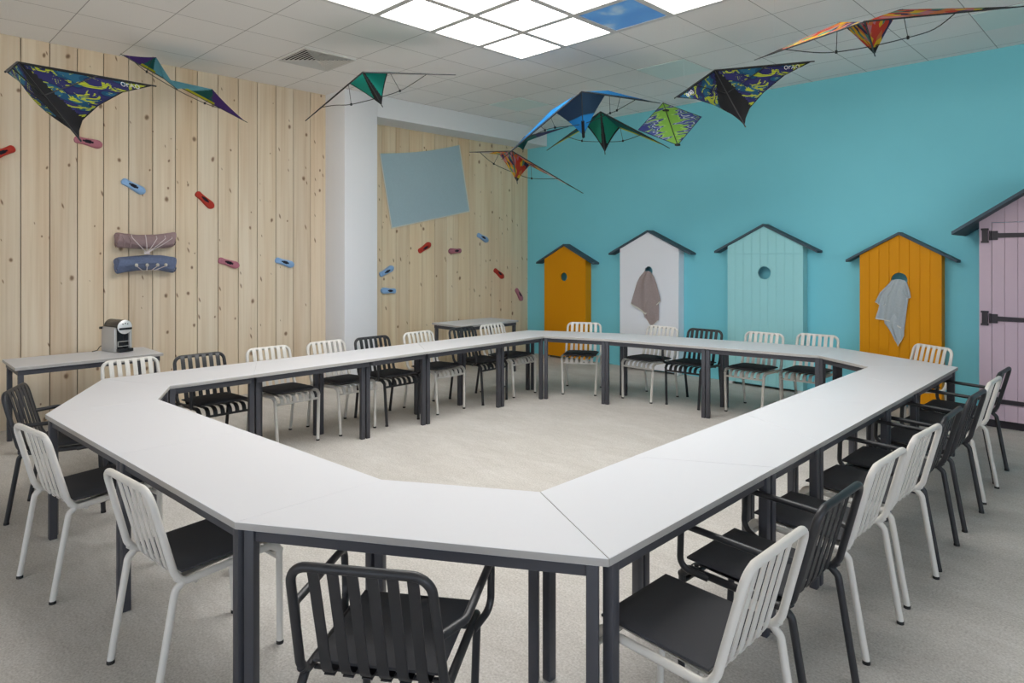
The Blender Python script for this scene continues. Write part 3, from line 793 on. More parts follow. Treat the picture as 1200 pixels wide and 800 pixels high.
# ----------------------------------------------------------------- textiles
def drape(name, label, group, rows, y, mat, trim, folds, amp, edge_rows=1, layer2=None):
    """hanging cloth: rows = [(z, x_left, x_right, z_left, z_right)]; pleats by folds"""
    t = thing(name, label, 'towel', (sum(r[1] + r[2] for r in rows) / (2 * len(rows)), y, rows[0][0]), 0, group)
    ox, oy, oz = t.location
    def sheet(rows, yo, ph, amp):
        nx, nz = 36, 40; g = []
        def at(v):
            f = v * (len(rows) - 1); i = min(int(f), len(rows) - 2); k = f - i
            return [a * (1 - k) + c * k for a, c in zip(rows[i], rows[i + 1])]
        for j in range(nz + 1):
            v = j / nz; zl, xl, xm, xr, zm, zr = at(v)
            for i in range(nx + 1):
                u = i / nx
                x = xl + (xr - xl) * u
                k = 1 - abs(2 * u - 1)
                z = zl + ((zm - zl) * (u * 2) if u < .5 else (zm + (zr - zm) * (u - .5) * 2 - zl))
                a = amp * (0.35 + .65 * v)
                fy = yo - .016 - a * (1 + math.sin(folds * 2 * PI * u + ph + 1.3 * math.sin(3 * v))) * .5 - .03 * math.sin(PI * min(v * 1.2, 1)) * k
                g.append((x - ox, fy - oy, z - oz))
        return g, nx, nz
    def put(nm, rows, yo, ph, amp):
        g, nx, nz = sheet(rows, yo, ph, amp); b = MB(); th = .005
        back = [(x, y_ + th, z) for x, y_, z in g]; m1 = len(g); fs = []; ms = []
        for j in range(nz):
            for i in range(nx):
                a = j * (nx + 1) + i; mi = 1 if j >= nz - edge_rows else 0
                fs.append((a, a + 1, a + nx + 2, a + nx + 1)); ms.append(mi)
                fs.append((m1 + a, m1 + a + nx + 1, m1 + a + nx + 2, m1 + a + 1)); ms.append(mi)
        rim = list(range(nx + 1)) + [j * (nx + 1) + nx for j in range(1, nz + 1)] + [nz * (nx + 1) + i for i in range(nx - 1, -1, -1)] + [j * (nx + 1) for j in range(nz - 1, 0, -1)]
        for q in range(len(rim)):
            a, c = rim[q], rim[(q + 1) % len(rim)]; fs.append((a, m1 + a, m1 + c, c)); ms.append(0)
        b.v = g + back; b.f = fs; b.m = ms; b.sm = [True] * len(fs)
        return b.build(nm, [mat, trim], t)
    put('cloth_front', rows, y, 0.4, amp)
    for k, r2 in enumerate(layer2 or []): put('cloth_fold', r2, y + .0, 2.1 + k, amp * .6)
    return t

def textiles():
    G = 'towels hung in the hut holes'; y = 7.945
    # row: z_left, x_left, x_mid, x_right, z_mid, z_right
    drape('towel', 'taupe towel with pale piping hanging from the hole of the white hut', G,
          [(1.405, -5.255, 0, -5.150, 1.415, 1.405), (1.33, -5.325, 0, -5.095, 1.33, 1.335), (1.246, -5.371, 0, -5.061, 1.246, 1.256), (1.074, -5.429, 0, -5.006, 1.05, 1.091), (.937, -5.473, 0, -4.979, .80, .998)],
          y, M['towel_tan'], M['trim'], 2.2, .022,
          layer2=[[(1.05, -5.30, 0, -5.03, 1.05, 1.05), (.85, -5.28, 0, -5.02, .85, .90), (.765, -5.25, 0, -5.02, .640, .735)]])
    drape('towel', 'grey towel with white fringe hanging from the hole of the orange hut', G,
          [(1.372, -2.120, 0, -1.998, 1.380, 1.372), (1.30, -2.165, 0, -1.965, 1.30, 1.30), (1.20, -2.215, 0, -1.962, 1.19, 1.18), (1.05, -2.245, 0, -1.985, 1.03, 1.0), (.944, -2.277, 0, -2.0, .925, .84)],
          y, M['towel_grey'], M['trim'], 2.6, .028,
          layer2=[[(1.34, -2.14, 0, -2.06, 1.34, 1.33), (1.23, -2.235, 0, -2.10, 1.22, 1.21), (1.125, -2.282, 0, -2.15, 1.08, 1.12)],
                  [(1.35, -2.045, 0, -1.975, 1.35, 1.35), (1.25, -2.035, 0, -1.945, 1.25, 1.25), (1.135, -2.032, 0, -1.936, 1.17, 1.19)],
                  [(1.0, -2.20, 0, -2.0, 1.0, 1.0), (.90, -2.19, 0, -2.0, .87, .86), (.80, -2.12, 0, -2.0, .66, .78)]])
    # big flat towel pinned on the recessed boards
    P = [(5.127, 3.028), (6.569, 3.315), (6.777, 2.309), (5.323, 2.004)]; X = XW2 + .006
    b = MB(); n, m = 40, 30; g = []
    def bil(u, v):
        a = [P[0][k] * (1 - u) + P[1][k] * u for k in (0, 1)]; c = [P[3][k] * (1 - u) + P[2][k] * u for k in (0, 1)]
        q = [a[k] * (1 - v) + c[k] * v for k in (0, 1)]
        q[1] -= .035 * math.sin(PI * u) * (1 - v); return q
    for j in range(m + 1):
        for i in range(n + 1):
            u, v = i / n, j / m; yy, zz = bil(u, v)
            wv = .010 * (math.sin(5.2 * u + 2.3 * v + 1) * math.sin(2.6 * v + 3.1 * u) + .6 * math.sin(9 * u - 4 * v) * math.sin(PI * v)) * math.sin(PI * u) ** .5 * (.3 + math.sin(PI * v))
            g.append((X + .010 + max(wv, -.008), yy, zz))
    me_f = []; ms = []
    m1 = len(g); back = [(x - .004, y_, z) for x, y_, z in g]
    for j in range(m):
        for i in range(n):
            a = j * (n + 1) + i; e = 1 if (i == 0 or i == n - 1 or j == m - 1) else 0
            me_f += [(a, a + n + 1, a + n + 2, a + 1), (m1 + a, m1 + a + 1, m1 + a + n + 2, m1 + a + n + 1)]; ms += [e, e]
    rim = list(range(n + 1)) + [j * (n + 1) + n for j in range(1, m + 1)] + [m * (n + 1) + i for i in range(n - 1, -1, -1)] + [j * (n + 1) for j in range(m - 1, 0, -1)]
    for q in range(len(rim)):
        a, c = rim[q], rim[(q + 1) % len(rim)]; me_f.append((a, c, m1 + c, m1 + a)); ms.append(1)
    # narrow the hem: pull the second ring of vertices outwards
    def pull(a, c, f): g[a] = tuple(g[c][k] * (1 - f) + g[a][k] * f for k in range(3)); back[a] = (g[a][0] - .004, g[a][1], g[a][2])
    for j in range(m + 1): pull(j * (n + 1) + 1, j * (n + 1), .45); pull(j * (n + 1) + n - 1, j * (n + 1) + n, .45)
    for i in range(n + 1): pull((m - 1) * (n + 1) + i, m * (n + 1) + i, .45)
    b.v = g + back; b.f = me_f; b.m = ms; b.sm = [True] * len(me_f)
    o = b.build('wall_towel', [M['towel_wall'], M['trim']]); tag(o, 'large slate blue towel with pale hem pinned tilted on the recessed wood wall', 'towel')
    # rolled cloths with cords on the near wood wall
    def roll(nm, label, mat, y0, y1, zc, rad, sag):
        t = thing(nm, label, 'rolled cloth', (XW, (y0 + y1) / 2, zc), 0, 'rolled cloths on the wood wall')
        b = MB(); n = 26; seg = 22; hl = (y1 - y0) / 2; vs = []
        for i in range(n + 1):
            u = i / n; yy = -hl + 2 * hl * u
            for k in range(seg):
                a = 2 * PI * k / seg
                rr = rad * (1 + .07 * math.sin(3 * a + 5 * u) + .05 * math.sin(7 * a + 11 * u + 2)) * (1 - .10 * math.sin(PI * u))
                if i in (0, n): rr *= .93
                vs.append((rad + .002 + rr * math.cos(a) * .92, yy + (.012 * math.sin(2 * a) if i in (0, n) else 0), sag(u) + rr * math.sin(a)))
        fs = [(i * seg + k, i * seg + (k + 1) % seg, (i + 1) * seg + (k + 1) % seg, (i + 1) * seg + k) for i in range(n) for k in range(seg)]
        fs += [tuple(reversed(range(seg))), tuple(n * seg + k for k in range(seg))]
        b.add(vs, fs, 0, True); b.build('roll', mat, t)
        # spiral end fold
        for s, i in ((-1, 0), (1, n)):
            b = MB(); pts = []
            for q in range(30):
                a = q * .42; r_ = rad * (.15 + .75 * q / 29)
                pts.append((rad + .002 + r_ * math.cos(a) * .9, s * (hl + .002), sag(0 if s < 0 else 1) + r_ * math.sin(a)))
            b.tube(pts, .006, 6); b.build('rolled_end', mat, t)
        return t, rad
    t, r_ = roll('rolled_cloth', 'mauve rolled cloth tied with thin cords on the wood wall', M['mauve'], 1.935, 2.478, 1.785, .078, lambda u: .012 - .02 * math.sin(PI * u) + .03 * max(0, u - .8) * 5 * .5)
    knot = (2 * r_ + .012, -.015, -.125)
    for py, pz in ((-.15, .055), (-.02, .055), (.085, .045), (.17, .05), (.235, .055)):
        b = MB(); b.tube([knot, (2 * r_ + .012, knot[1] + (py - knot[1]) * .6, -.035), (2 * r_ - .004, py, pz * .6), (2 * r_ - .03, py, pz + .01)], .004, 6)
        o = b.build('cord', M['cord'], t); o['label'] = 'pale thin cord'
    b = MB(); b.box((2 * r_ + .010, -.015, -.128), (.012, .055, .022)); b.build('cord_clip', M['cord'], t, bevel=.004)
    for py in (-.24, -.18):
        b = MB(); b.tube([(2 * r_ - .01, py, .05), (2 * r_ + .006, py + .02, .0), (2 * r_ - .012, py + .015, -.06)], .008, 6); b.build('gathered_hem', M['mauve'], t)
    t, r_ = roll('rolled_cloth', 'blue rolled cloth with four beaded cords below the mauve roll', M['denim'], 1.93, 2.478, 1.545, .084, lambda u: .012 - .025 * (2 * u - 1) ** 2)
    for py, q in ((-.115, -.055), (-.015, -.02), (.085, .02), (.165, .05)):
        bd = MB(); bd.lathe([(.001, -.018), (.012, -.014), (.018, 0), (.012, .014), (.001, .018)], 12, (2 * r_ + .014, py, -.01), 'z'); o = bd.build('bead', M['bead'], t); o['label'] = 'pale wooden bead'
        b = MB(); b.tube([(2 * r_ + .016, py, -.02), (2 * r_ + .012, q, -.07)], .0035, 6); b.build('cord', M['cord'], o)
    b = MB(); pts = []
    for i in range(21):
        u = i / 20; pts.append((2 * r_ - .010, -.21 + .42 * u, .012 - .03 * (2 * u - 1) ** 2))
    b.tube(pts, .014, 8); b.build('rolled_hem', M['denim'], t)

# -------------------------------------------------------------------- shoes
def shoe_mesh():
    """slip-on shoe, sole on the y-z plane (x is off the wall), toe towards +y, length .25"""
    n = 30; L = .25
    def wid(u): return (.0365 + .0045 * math.cos(2 * PI * (u - .82)) + .003 * u) * min(1, math.sqrt(max(0, 1 - (max(0, .12 - u) / .12) ** 2)) if u < .12 else 1) * (math.sqrt(max(0, 1 - ((u - .78) / .22) ** 2)) if u > .78 else 1)
    us = [.5 - .5 * math.cos(PI * i / n) for i in range(n + 1)]
    right = [(L * (u - .5), wid(u)) for u in us]; left = [(y, -z) for y, z in reversed(right[1:-1])]
    ring = right + left
    sole = MB(); sole.hull([(.0, y, z) for y, z in ring], [(.016, y, z) for y, z in ring])
    sm = sole.mesh('sole', [M['trim']], bevel=.002, seg=1)
    # upper: domed grid, opening left free
    up = MB(); nu, nv = 34, 12; vs = []; th = .0025
    def top(u):
        return .020 + .030 * math.sin(PI * min(1, max(0, (1 - u) / .9))) ** .7
    grid = []
    for i in range(nu + 1):
        u = .012 + .976 * i / nu; w = wid(u) * .985
        for j in range(nv + 1):
            a = PI * j / nv
            grid.append((.016 + (top(u) - .012) * math.sin(a) ** .7, L * (u - .5), w * math.cos(a)))
    fs = []
    for i in range(nu):
        for j in range(nv):
            u = .012 + .976 * (i + .5) / nu; c = abs((j + .5) / nv - .5) * 2
            op = .26 < u < .66 and c < .30 * math.sqrt(max(0, 1 - ((u - .46) / .20) ** 2))
            if not op:
                a = i * (nv + 1) + j; fs.append((a, a + 1, a + nv + 2, a + nv + 1))
    up.add(grid, fs, 0, True)
    um = up.mesh('upper', [M['shoe_red']])
    ins = MB(); ins.hull([(.0165, y * .92, z * .88) for y, z in ring], [(.0185, y * .92, z * .88) for y, z in ring]); im = ins.mesh('insole', [M['shoe_dark']])
    return sm, um, im

SHOES = [  # y, z, angle of the toe, colour, wall x, label
 (.995, 2.585, -150, 'red', XW, 'red slip-on shoe cut by the photo edge beside the camouflage kite'),
 (1.70, 2.772, -9, 'pink', XW, 'pink slip-on shoe on the wood wall under the tail of the camouflage kite'),
 (2.108, 2.357, -28, 'blue', XW, 'light blue slip-on shoe above the rolled cloths'),
 (2.83, 2.256, -41, 'red', XW, 'red slip-on shoe on the near wood wall, above the pink shoe'),
 (3.097, 1.547, -18, 'pink', XW, 'pink slip-on shoe at the height of the rolled cloths'),
 (3.777, 1.547, -17, 'blue', XW, 'light blue slip-on shoe on the last boards before the white column'),
 (5.246, 1.418, 26, 'blue', XW2, 'light blue slip-on shoe beside the column, upper one of the close pair'),
 (5.275, 1.145, 176, 'blue', XW2, 'light blue slip-on shoe beside the column, lower one of the close pair'),
 (5.903, 1.748, 30, 'red', XW2, 'red slip-on shoe just below the slate blue towel'),
 (6.477, 1.701, 182, 'pink', XW2, 'dusty pink slip-on shoe under the corner of the slate blue towel'),
 (7.047, 1.911, -24, 'blue', XW2, 'light blue slip-on shoe highest on the recessed wall, beyond the towel'),
 (7.402, 1.339, -34, 'red', XW2, 'red slip-on shoe over the empty side table'),
 (7.865, .982, -55, 'pink', XW2, 'pink slip-on shoe in the corner next to the small orange hut')]
def shoes():
    sm, um, im = shoe_mesh(); ups = {}
    for c in ('red', 'blue', 'pink'):
        u = um.copy(); u.materials[0] = M['shoe_' + c]; ups[c] = u
        s = sm.copy(); s.materials[0] = M['shoe_' + c]; ups[c + 's'] = s
    for y, z, a, c, x, lb in SHOES:
        t = thing('hanging_shoe', lb, 'shoe', (x + .001, y, z), 0, 'slip-on shoes on the wood walls')
        t.rotation_euler = (R(a), 0, 0)
        link('sole', ups[c + 's'], t); o = link('upper', ups[c], t); link('insole', im, t)
        md = o.modifiers.new('thick', 'SOLIDIFY'); md.thickness = .002

# ----------------------------------------------------------- coffee machine
def coffee_machine():
    nx, ny = .972, .234; fx, fy = -7.032, 1.845; dp = .25
    t = thing('coffee_machine', 'black and silver pod coffee machine standing on the narrow side table', 'coffee machine', (fx - nx * dp / 2, fy - ny * dp / 2, .72), math.atan2(ny, nx))
    hx = dp / 2
    b = MB(); b.box((-.012, 0, .115), (dp - .03, .112, .23)); b.build('body', M['gloss_black'], t, bevel=.008)
    for s in (-1, 1):
        b = MB(); b.box((-.004, s * .070, .118), (dp - .012, .026, .236)); o = b.build('side_panel', M['silver'], t, bevel=.010, seg=3); o['label'] = 'silver side panel'
    b = MB(); b.lathe([(.060, -hx + .01), (.066, -hx + .02), (.066, hx + .008)], 32, (0, 0, .238), 'x'); b.build('brew_head', M['gloss_black'], t)
    b = MB(); b.lathe([(.066, hx + .006), (.066, hx + .016), (.060, hx + .020), (.001, hx + .021)], 32, (0, 0, .238), 'x'); o = b.build('front_disc', M['chrome'], t); o['label'] = 'bright chrome round front'
    b = MB(); b.box((hx + .026, 0, .222), (.014, .118, .020)); b.build('handle', M['gloss_black'], t, bevel=.005)
    for y in (-.022, 0, .022):
        b = MB(); b.lathe([(.0055, hx + .019), (.005, hx + .025)], 12, (0, y, .272 if y == 0 else .266), 'x'); b.build('button', M['gloss_black'], t)
    b = MB(); b.lathe([(.008, -.02), (.008, .0)], 12, (hx - .01, .0, .182), 'z'); b.build('spout', M['gloss_black'], t)
    b = MB(); b.box((hx + .010, 0, .020), (.075, .128, .032)); o = b.build('drip_tray', M['gloss_black'], t, bevel=.006)
    b = MB(); b.box((hx - .008, 0, .10), (.012, .105, .006)); b.box((hx - .008, 0, .055), (.012, .105, .005)); b.box((hx - .008, -.052, .077), (.012, .005, .05)); b.build('cup_support', M['silver'], t)
    b = MB(); b.tube([(-hx + .02, -.06, .225), (-hx + .02, -.105, .225)], .012, 10); b.build('tank_knob', M['gloss_black'], t)
    b = MB(); b.tube(fillet([(-hx + .005, -.05, .05), (-hx - .03, -.075, .045), (-hx - .03, -.10, .006), (-hx - .005, -.16, .004)], .02, 5), .0035, 6); b.build('power_cord', M['rubber'], t)
KP={'K1': {'L': (-4.675, 0.628, 2.678), 'N': (-5.535, 0.806, 2.947), 'R': (-5.689, 1.701, 2.976), 'T': (-5.34, 1.126, 2.44)},
 'K10': {'L': (-6.175, 5.47, 2.921),
         'N': (-5.141, 5.165, 2.786),
         'R': (-4.957, 6.149, 2.385),
         'SL': (-5.656, 5.467, 2.835),
         'SR': (-5.451, 5.781, 2.714),
         'T': (-5.425, 5.535, 2.495)},
 'K2': {'L': (-6.693, 1.739, 3.445),
        'N': (-7.552, 2.357, 3.509),
        'R': (-7.252, 3.095, 3.12),
        'SL': (-7.025, 2.123, 3.574),
        'SR': (-7.067, 2.675, 3.366),
        'T': (-7.062, 2.323, 3.307)},
 'K3': {'L': (-5.962, 3.155, 2.961),
        'N': (-5.02, 3.186, 3.244),
        'R': (-4.945, 4.155, 3.394),
        'SL': (-5.587, 3.397, 3.286),
        'SR': (-5.348, 3.678, 3.409),
        'T': (-5.345, 3.602, 3.072)},
 'K4': {'L': (-5.046, 4.94, 2.677),
        'N': (-3.997, 4.96, 3.206),
        'R': (-3.905, 6.164, 3.279),
        'SL': (-4.65, 5.262, 3.177),
        'SR': (-4.165, 5.611, 3.361),
        'T': (-4.382, 5.47, 2.901)},
 'K5': {'L': (-4.005, 5.929, 2.972), 'N': (-3.869, 6.196, 3.279), 'R': (-3.49, 6.331, 3.092), 'T': (-3.564, 5.98, 2.763)},
 'K6': {'L': (-3.066, 5.111, 3.018), 'N': (-3.128, 5.923, 3.431), 'R': (-2.371, 6.37, 3.452), 'T': (-2.828, 5.939, 2.856)},
 'K7': {'L': (-5.359, 5.398, 2.846),
        'N': (-5.826, 6.084, 3.149),
        'R': (-5.085, 6.03, 3.16),
        'SL': (-5.571, 5.699, 2.944),
        'SR': (-5.455, 5.755, 3.009),
        'T': (-5.684, 5.905, 2.934)},
 'K8': {'L': (-5.212, 5.844, 2.889),
        'N': (-4.271, 5.621, 3.156),
        'R': (-4.028, 6.547, 2.86),
        'SL': (-4.731, 5.985, 3.106),
        'SR': (-4.443, 6.201, 3.083),
        'T': (-4.467, 5.957, 2.787)},
 'K9': {'L': (-2.428, 5.317, 3.264),
        'N': (-1.418, 4.701, 3.17),
        'R': (-0.672, 5.588, 3.311),
        'SL': (-1.782, 5.322, 3.412),
        'SR': (-1.394, 5.418, 3.434),
        'T': (-1.53, 5.301, 3.106)}}
KS={'K10': [(-5.929, 5.408, 2.876), (-5.757, 5.474, 2.735), (-5.502, 5.585, 2.609), (-5.316, 5.668, 2.54), (-5.03, 5.796, 2.491)],
 'K2': [(-6.921, 1.899, 3.472), (-7.008, 2.034, 3.411), (-7.148, 2.351, 3.319), (-7.246, 2.664, 3.247), (-7.29, 2.841, 3.209)],
 'K3': [(-5.706, 3.166, 3.06),
        (-5.608, 3.258, 3.06),
        (-5.498, 3.363, 3.067),
        (-5.289, 3.561, 3.136),
        (-5.161, 3.682, 3.193),
        (-5.065, 3.773, 3.268),
        (-4.979, 3.854, 3.357)],
 'K4': [(-4.702, 4.955, 2.841),
        (-4.581, 5.087, 2.931),
        (-4.511, 5.164, 2.959),
        (-4.309, 5.383, 3.001),
        (-4.121, 5.587, 3.114),
        (-4.073, 5.639, 3.143),
        (-3.946, 5.779, 3.251)],
 'K8': [(-4.854, 5.771, 2.967), (-4.71, 5.854, 2.93), (-4.493, 5.979, 2.91), (-4.312, 6.083, 2.91), (-4.132, 6.183, 2.947)],
 'K9': [(-2.1, 5.158, 3.227),
        (-1.916, 5.183, 3.18),
        (-1.762, 5.201, 3.154),
        (-1.522, 5.218, 3.148),
        (-1.294, 5.22, 3.157),
        (-1.133, 5.211, 3.176),
        (-1.002, 5.195, 3.197)]}
# -------------------------------------------------------------------- kites
CAM = Vector((0, 0, 1.6392))
def kite_root(name, label, P, cat='kite'):
    c = sum(P.values(), Vector()) / len(P)
    t = thing(name, label, cat, c, 0, 'kites hanging under the ceiling')
    return t, {k: v - c for k, v in P.items()}, c

def threads(t, pts, c):
    b = MB()
    for p in pts: b.tube([p, Vector((p.x, p.y, H - .002 - c.z))], .00025, 4)
    b.build('hanging_thread', M['thread'], t)

def uvmesh(name, verts, faces, ms, mats_, uvs, parent):
    me = bpy.data.meshes.new(name); me.from_pydata([tuple(v) for v in verts], [], faces)
    for m in mats_: me.materials.append(m)
    me.polygons.foreach_set('material_index', ms); me.polygons.foreach_set('use_smooth', [True] * len(faces))
    l = me.uv_layers.new(name='UVMap')
    for p in me.polygons:
        for li, vi in zip(p.loop_indices, p.vertices): l.data[li].uv = uvs[vi]
    me.update(); return link(name, me, parent)

def sail_half(t, Q, side, pal, fn, n=30):
    """centre triangle N-T-S and wing triangle N-tip-S of a sport kite"""
    N_, T_, S_, R_ = Q['N'], Q['T'], Q['S' + side], Q[side]
    verts, faces, ms, uvs = [], [], [], []
    for tri, (A, B, C) in (('C', (N_, T_, S_)), ('W', (N_, R_, S_))):
        base = len(verts); idx = {}
        ax = (B - A).normalized(); ay = (C - A) - ax * (C - A).dot(ax); ay.normalize(); sh = {'CL': 0.0, 'CR': 1.7, 'WL': 3.1, 'WR': 4.9}[tri + side]
        for i in range(n + 1):
            for j in range(n + 1 - i):
                b, c = i / n, j / n; a = 1 - b - c
                q = A * a + B * b + C * c
                # slack trailing edges curve inwards
                e = b * c * 4
                q = q + (A - (B + C) / 2) * ((.05 if tri == 'C' else .035) * e * (1 - a))
                idx[(i, j)] = len(verts); verts.append(q)
                uvs.append(((q - A).dot(ax) + sh, (q - A).dot(ay) + sh * .6))
        for i in range(n):
            for j in range(n - i):
                def put(f):
                    b = sum(k[0] for k in f) / 3 / n; c = sum(k[1] for k in f) / 3 / n
                    faces.append(tuple(idx[k] for k in f)); ms.append(fn(tri, 1 - b - c, b, c))
                put([(i, j), (i + 1, j), (i, j + 1)])
                if j < n - i - 1: put([(i + 1, j), (i + 1, j + 1), (i, j + 1)])
    uvmesh('sail', verts, faces, ms, pal, uvs, t)

def rod(t, nm, pts, r, mat='spar', rs=None):
    b = MB(); b.tube(pts, r, 8, rs=rs); return b.build(nm, M[mat], t)

def sport_kite(key, label, pal, fn, stand, le=.0055, tail=None):
    P = {k: Vector(v) for k, v in KP[key].items()}
    t, Q, c = kite_root('stunt_kite', label, P)
    pal = [M[q] for q in pal]
    for s in 'LR': sail_half(t, Q, s, pal, fn)
    rod(t, 'spine', [Q['N'], Q['T'], Q['T'] + (Q['T'] - Q['N']).normalized() * .03], .0045)
    for s in 'LR': rod(t, 'leading_edge_spar', [Q['N'], Q['N'].lerp(Q[s], .6), Q[s], Q[s] + (Q[s] - Q['N']).normalized() * .03], le, rs=[le, le, le * .7, le * .6])
    if key in KS:
        S = [Vector(q) - c for q in KS[key]]
        for e, s in ((0, 'L'), (-1, 'R')):      # the spreader ends sit on the leading edges
            d = Q[s] - Q['N']; S[e] = Q['N'] + d * max(.3, min(.9, (S[e] - Q['N']).dot(d) / d.length_squared))
        sm = []
        for i in range(len(S) - 1):
            for k in range(4):
                u = k / 4; p0 = S[max(i - 1, 0)]; p1 = S[i]; p2 = S[i + 1]; p3 = S[min(i + 2, len(S) - 1)]
                sm.append(.5 * ((2 * p1) + (p2 - p0) * u + (2 * p0 - 5 * p1 + 4 * p2 - p3) * u * u + (3 * p1 - p0 - 3 * p2 + p3) * u ** 3))
        sm.append(S[-1])
        rod(t, 'spreader', sm, .0036)
        for s, i, off in stand: rod(t, 'standoff', [Q['S' + s].lerp(Q[s], off), S[i]], .0025)
        bb = MB()
        for s, i, off in stand: bb.box(tuple(S[i]), (.014, .014, .022))
        bb.build('fitting', M['rubber'], t)
    if tail: rod(t, 'tail_patch', [Q['T'] + (Q['N'] - Q['T']) * .34 + Vector((0, 0, 0)), Q['T'] - (Q['N'] - Q['T']) * .04], .016, tail)
    threads(t, [Q['N'], Q['L'].lerp(Q['N'], .2), Q['R'].lerp(Q['N'], .2)], c)
    return t

TE_V = [0, .2, .465, .718, .878, 1]; TE_U = [1, .66, .363, .141, .05, 0]
def te(v):
    for i in range(5):
        if v <= TE_V[i + 1]:
            k = (v - TE_V[i]) / (TE_V[i + 1] - TE_V[i]); return TE_U[i] * (1 - k) + TE_U[i + 1] * k
    return 0
LET = {'O': [[(.5 + .42 * math.cos(a * PI / 8), .5 + .5 * math.sin(a * PI / 8)) for a in range(17)]],
       'r': [[(.15, 0), (.15, .8)], [(.15, .45), (.35, .78), (.7, .8)]],
       'A': [[(.0, 0), (.45, 1), (.9, 0)], [(.2, .38), (.7, .38)]]}
def delta_kite(key, label, words_):
    P = {k: Vector(v) for k, v in KP[key].items()}
    t, Q, c = kite_root('delta_kite', label, P)
    pal = [M['k_camo'], M['k_black']]
    for s in 'LR':
        e1, e2 = Q[s] - Q['N'], Q['T'] - Q['N']; nv, nu = 40, 30
        no = e1.cross(e2).normalized(); no = no if no.dot(CAM - c - Q['N']) < 0 else -no
        verts, uvs, faces, ms = [], [], [], []
        for j in range(nv + 1):
            v = j / nv; um = te(v)
            for i in range(nu + 1):
                u = um * i / nu; q = Q['N'] + e1 * u + e2 * v + no * (.05 * math.sin(PI * i / nu) * math.sin(PI * min(1, v * 1.15)))
                verts.append(q); uvs.append((u * e1.length + (1.7 if s == 'R' else 4.1), v * e2.length + .4))
        for j in range(nv):
            for i in range(nu):
                v = (j + .5) / nv; um = te(v); u = um * (i + .5) / nu
                blk = u < .025 + .30 * min(v, .5) or v < .028 or (um - u) < .016 or (v > .70) or (u > .90)
                a = j * (nu + 1) + i; faces.append((a, a + 1, a + nu + 2, a + nu + 1)); ms.append(1 if blk else 0)
        sl = uvmesh('sail', verts, faces, ms, pal, uvs, t)
        if s in words_:
            ex = e1.normalized(); ey = (-e2 + ex * e2.dot(ex)).normalized(); hgt = .036
            if s == 'L': ex = -ex
            org = Q['N'] + e1 * (.715 if s == 'R' else .83) - ey * .062 - no * .010
            x = 0; b = MB()
            for ch in 'OrAO':
                for st in LET[ch]:
                    b.tube([org + ex * ((x + p * .95) * hgt) + ey * (q * hgt) for p, q in st], .0024, 5)
                x += 1.05 if ch != 'r' else .75
            o = b.build('lettering', M['letter'], sl)
    rod(t, 'spine', [Q['N'], Q['T'], Q['T'] + (Q['T'] - Q['N']).normalized() * .02], .006)
    for s in 'LR': rod(t, 'leading_edge_spar', [Q['N'], Q[s], Q[s] + (Q[s] - Q['N']).normalized() * .02], .006)
    no = (Q['R'] - Q['N']).cross(Q['T'] - Q['N']).normalized(); no = no if no.dot(CAM - c) < 0 else -no
    rod(t, 'spreader', [Q['N'].lerp(Q['L'], .55), Q['N'].lerp(Q['T'], .42) + no * .01, Q['N'].lerp(Q['R'], .55)], .004)
    threads(t, [Q['N'], Q['L'].lerp(Q['N'], .2), Q['R'].lerp(Q['N'], .2)], c)

def diamond_kite():
    P = {k: Vector(v) for k, v in KP['K5'].items()}
    t, Q, c = kite_root('diamond_kite', 'green and navy streaked diamond kite hanging before the teal wall', P)
    ex = (Q['R'] - Q['L']); w = ex.length; ex = ex.normalized()
    n = 20; verts, uvs, faces, ms = [], [], [], []
    for s in 'LR':
        base = len(verts); A, B, C = Q['N'], Q['T'], Q[s]
        for i in range(n + 1):
            for j in range(n + 1):
                a = i / n; k = j / n; q = (A * (1 - a) + B * a)
                # towards the side corner
                ed = A.lerp(C, a / .45) if a < .45 else C.lerp(B, (a - .45) / .55)
                q = q.lerp(ed, k); verts.append(q)
                uvs.append((.5 + (k if s == 'R' else -k) * (ed - (A * (1 - a) + B * a)).length / .72, a * .8))
        for i in range(n):
            for j in range(n):
                a = base + i * (n + 1) + j; faces.append((a, a + 1, a + n + 2, a + n + 1)); ms.append(0)
    uvmesh('sail', verts, faces, ms, [M['k_leaf']], uvs, t)
    b = MB(); b.tube([Q['N'], Q['R'], Q['T'], Q['L']], .0045, 6, closed=True); b.build('edge_binding', M['k_navy'], t)
    no = (Q['R'] - Q['L']).cross(Q['T'] - Q['N']).normalized(); no = no if no.dot(CAM - c) > 0 else -no
    rod(t, 'spine', [Q['N'] + no * .004, Q['T'] + no * .004], .0045)
    m = Q['N'].lerp(Q['T'], .45) - no * .02
    rod(t, 'cross_spar', [Q['L'] - no * .004, m, Q['R'] - no * .004], .004)
    b = MB(); b.box(tuple(Q['N'].lerp(Q['T'], .2) + no * .008), (.05, .05, .014)); b.build('bridle_patch', M['rubber'], t)
    b = MB(); b.box(tuple(Q['T'] + no * .004), (.04, .04, .02)); b.build('bottom_patch', M['rubber'], t)
    threads(t, [Q['N'], Q['L'], Q['R']], c)

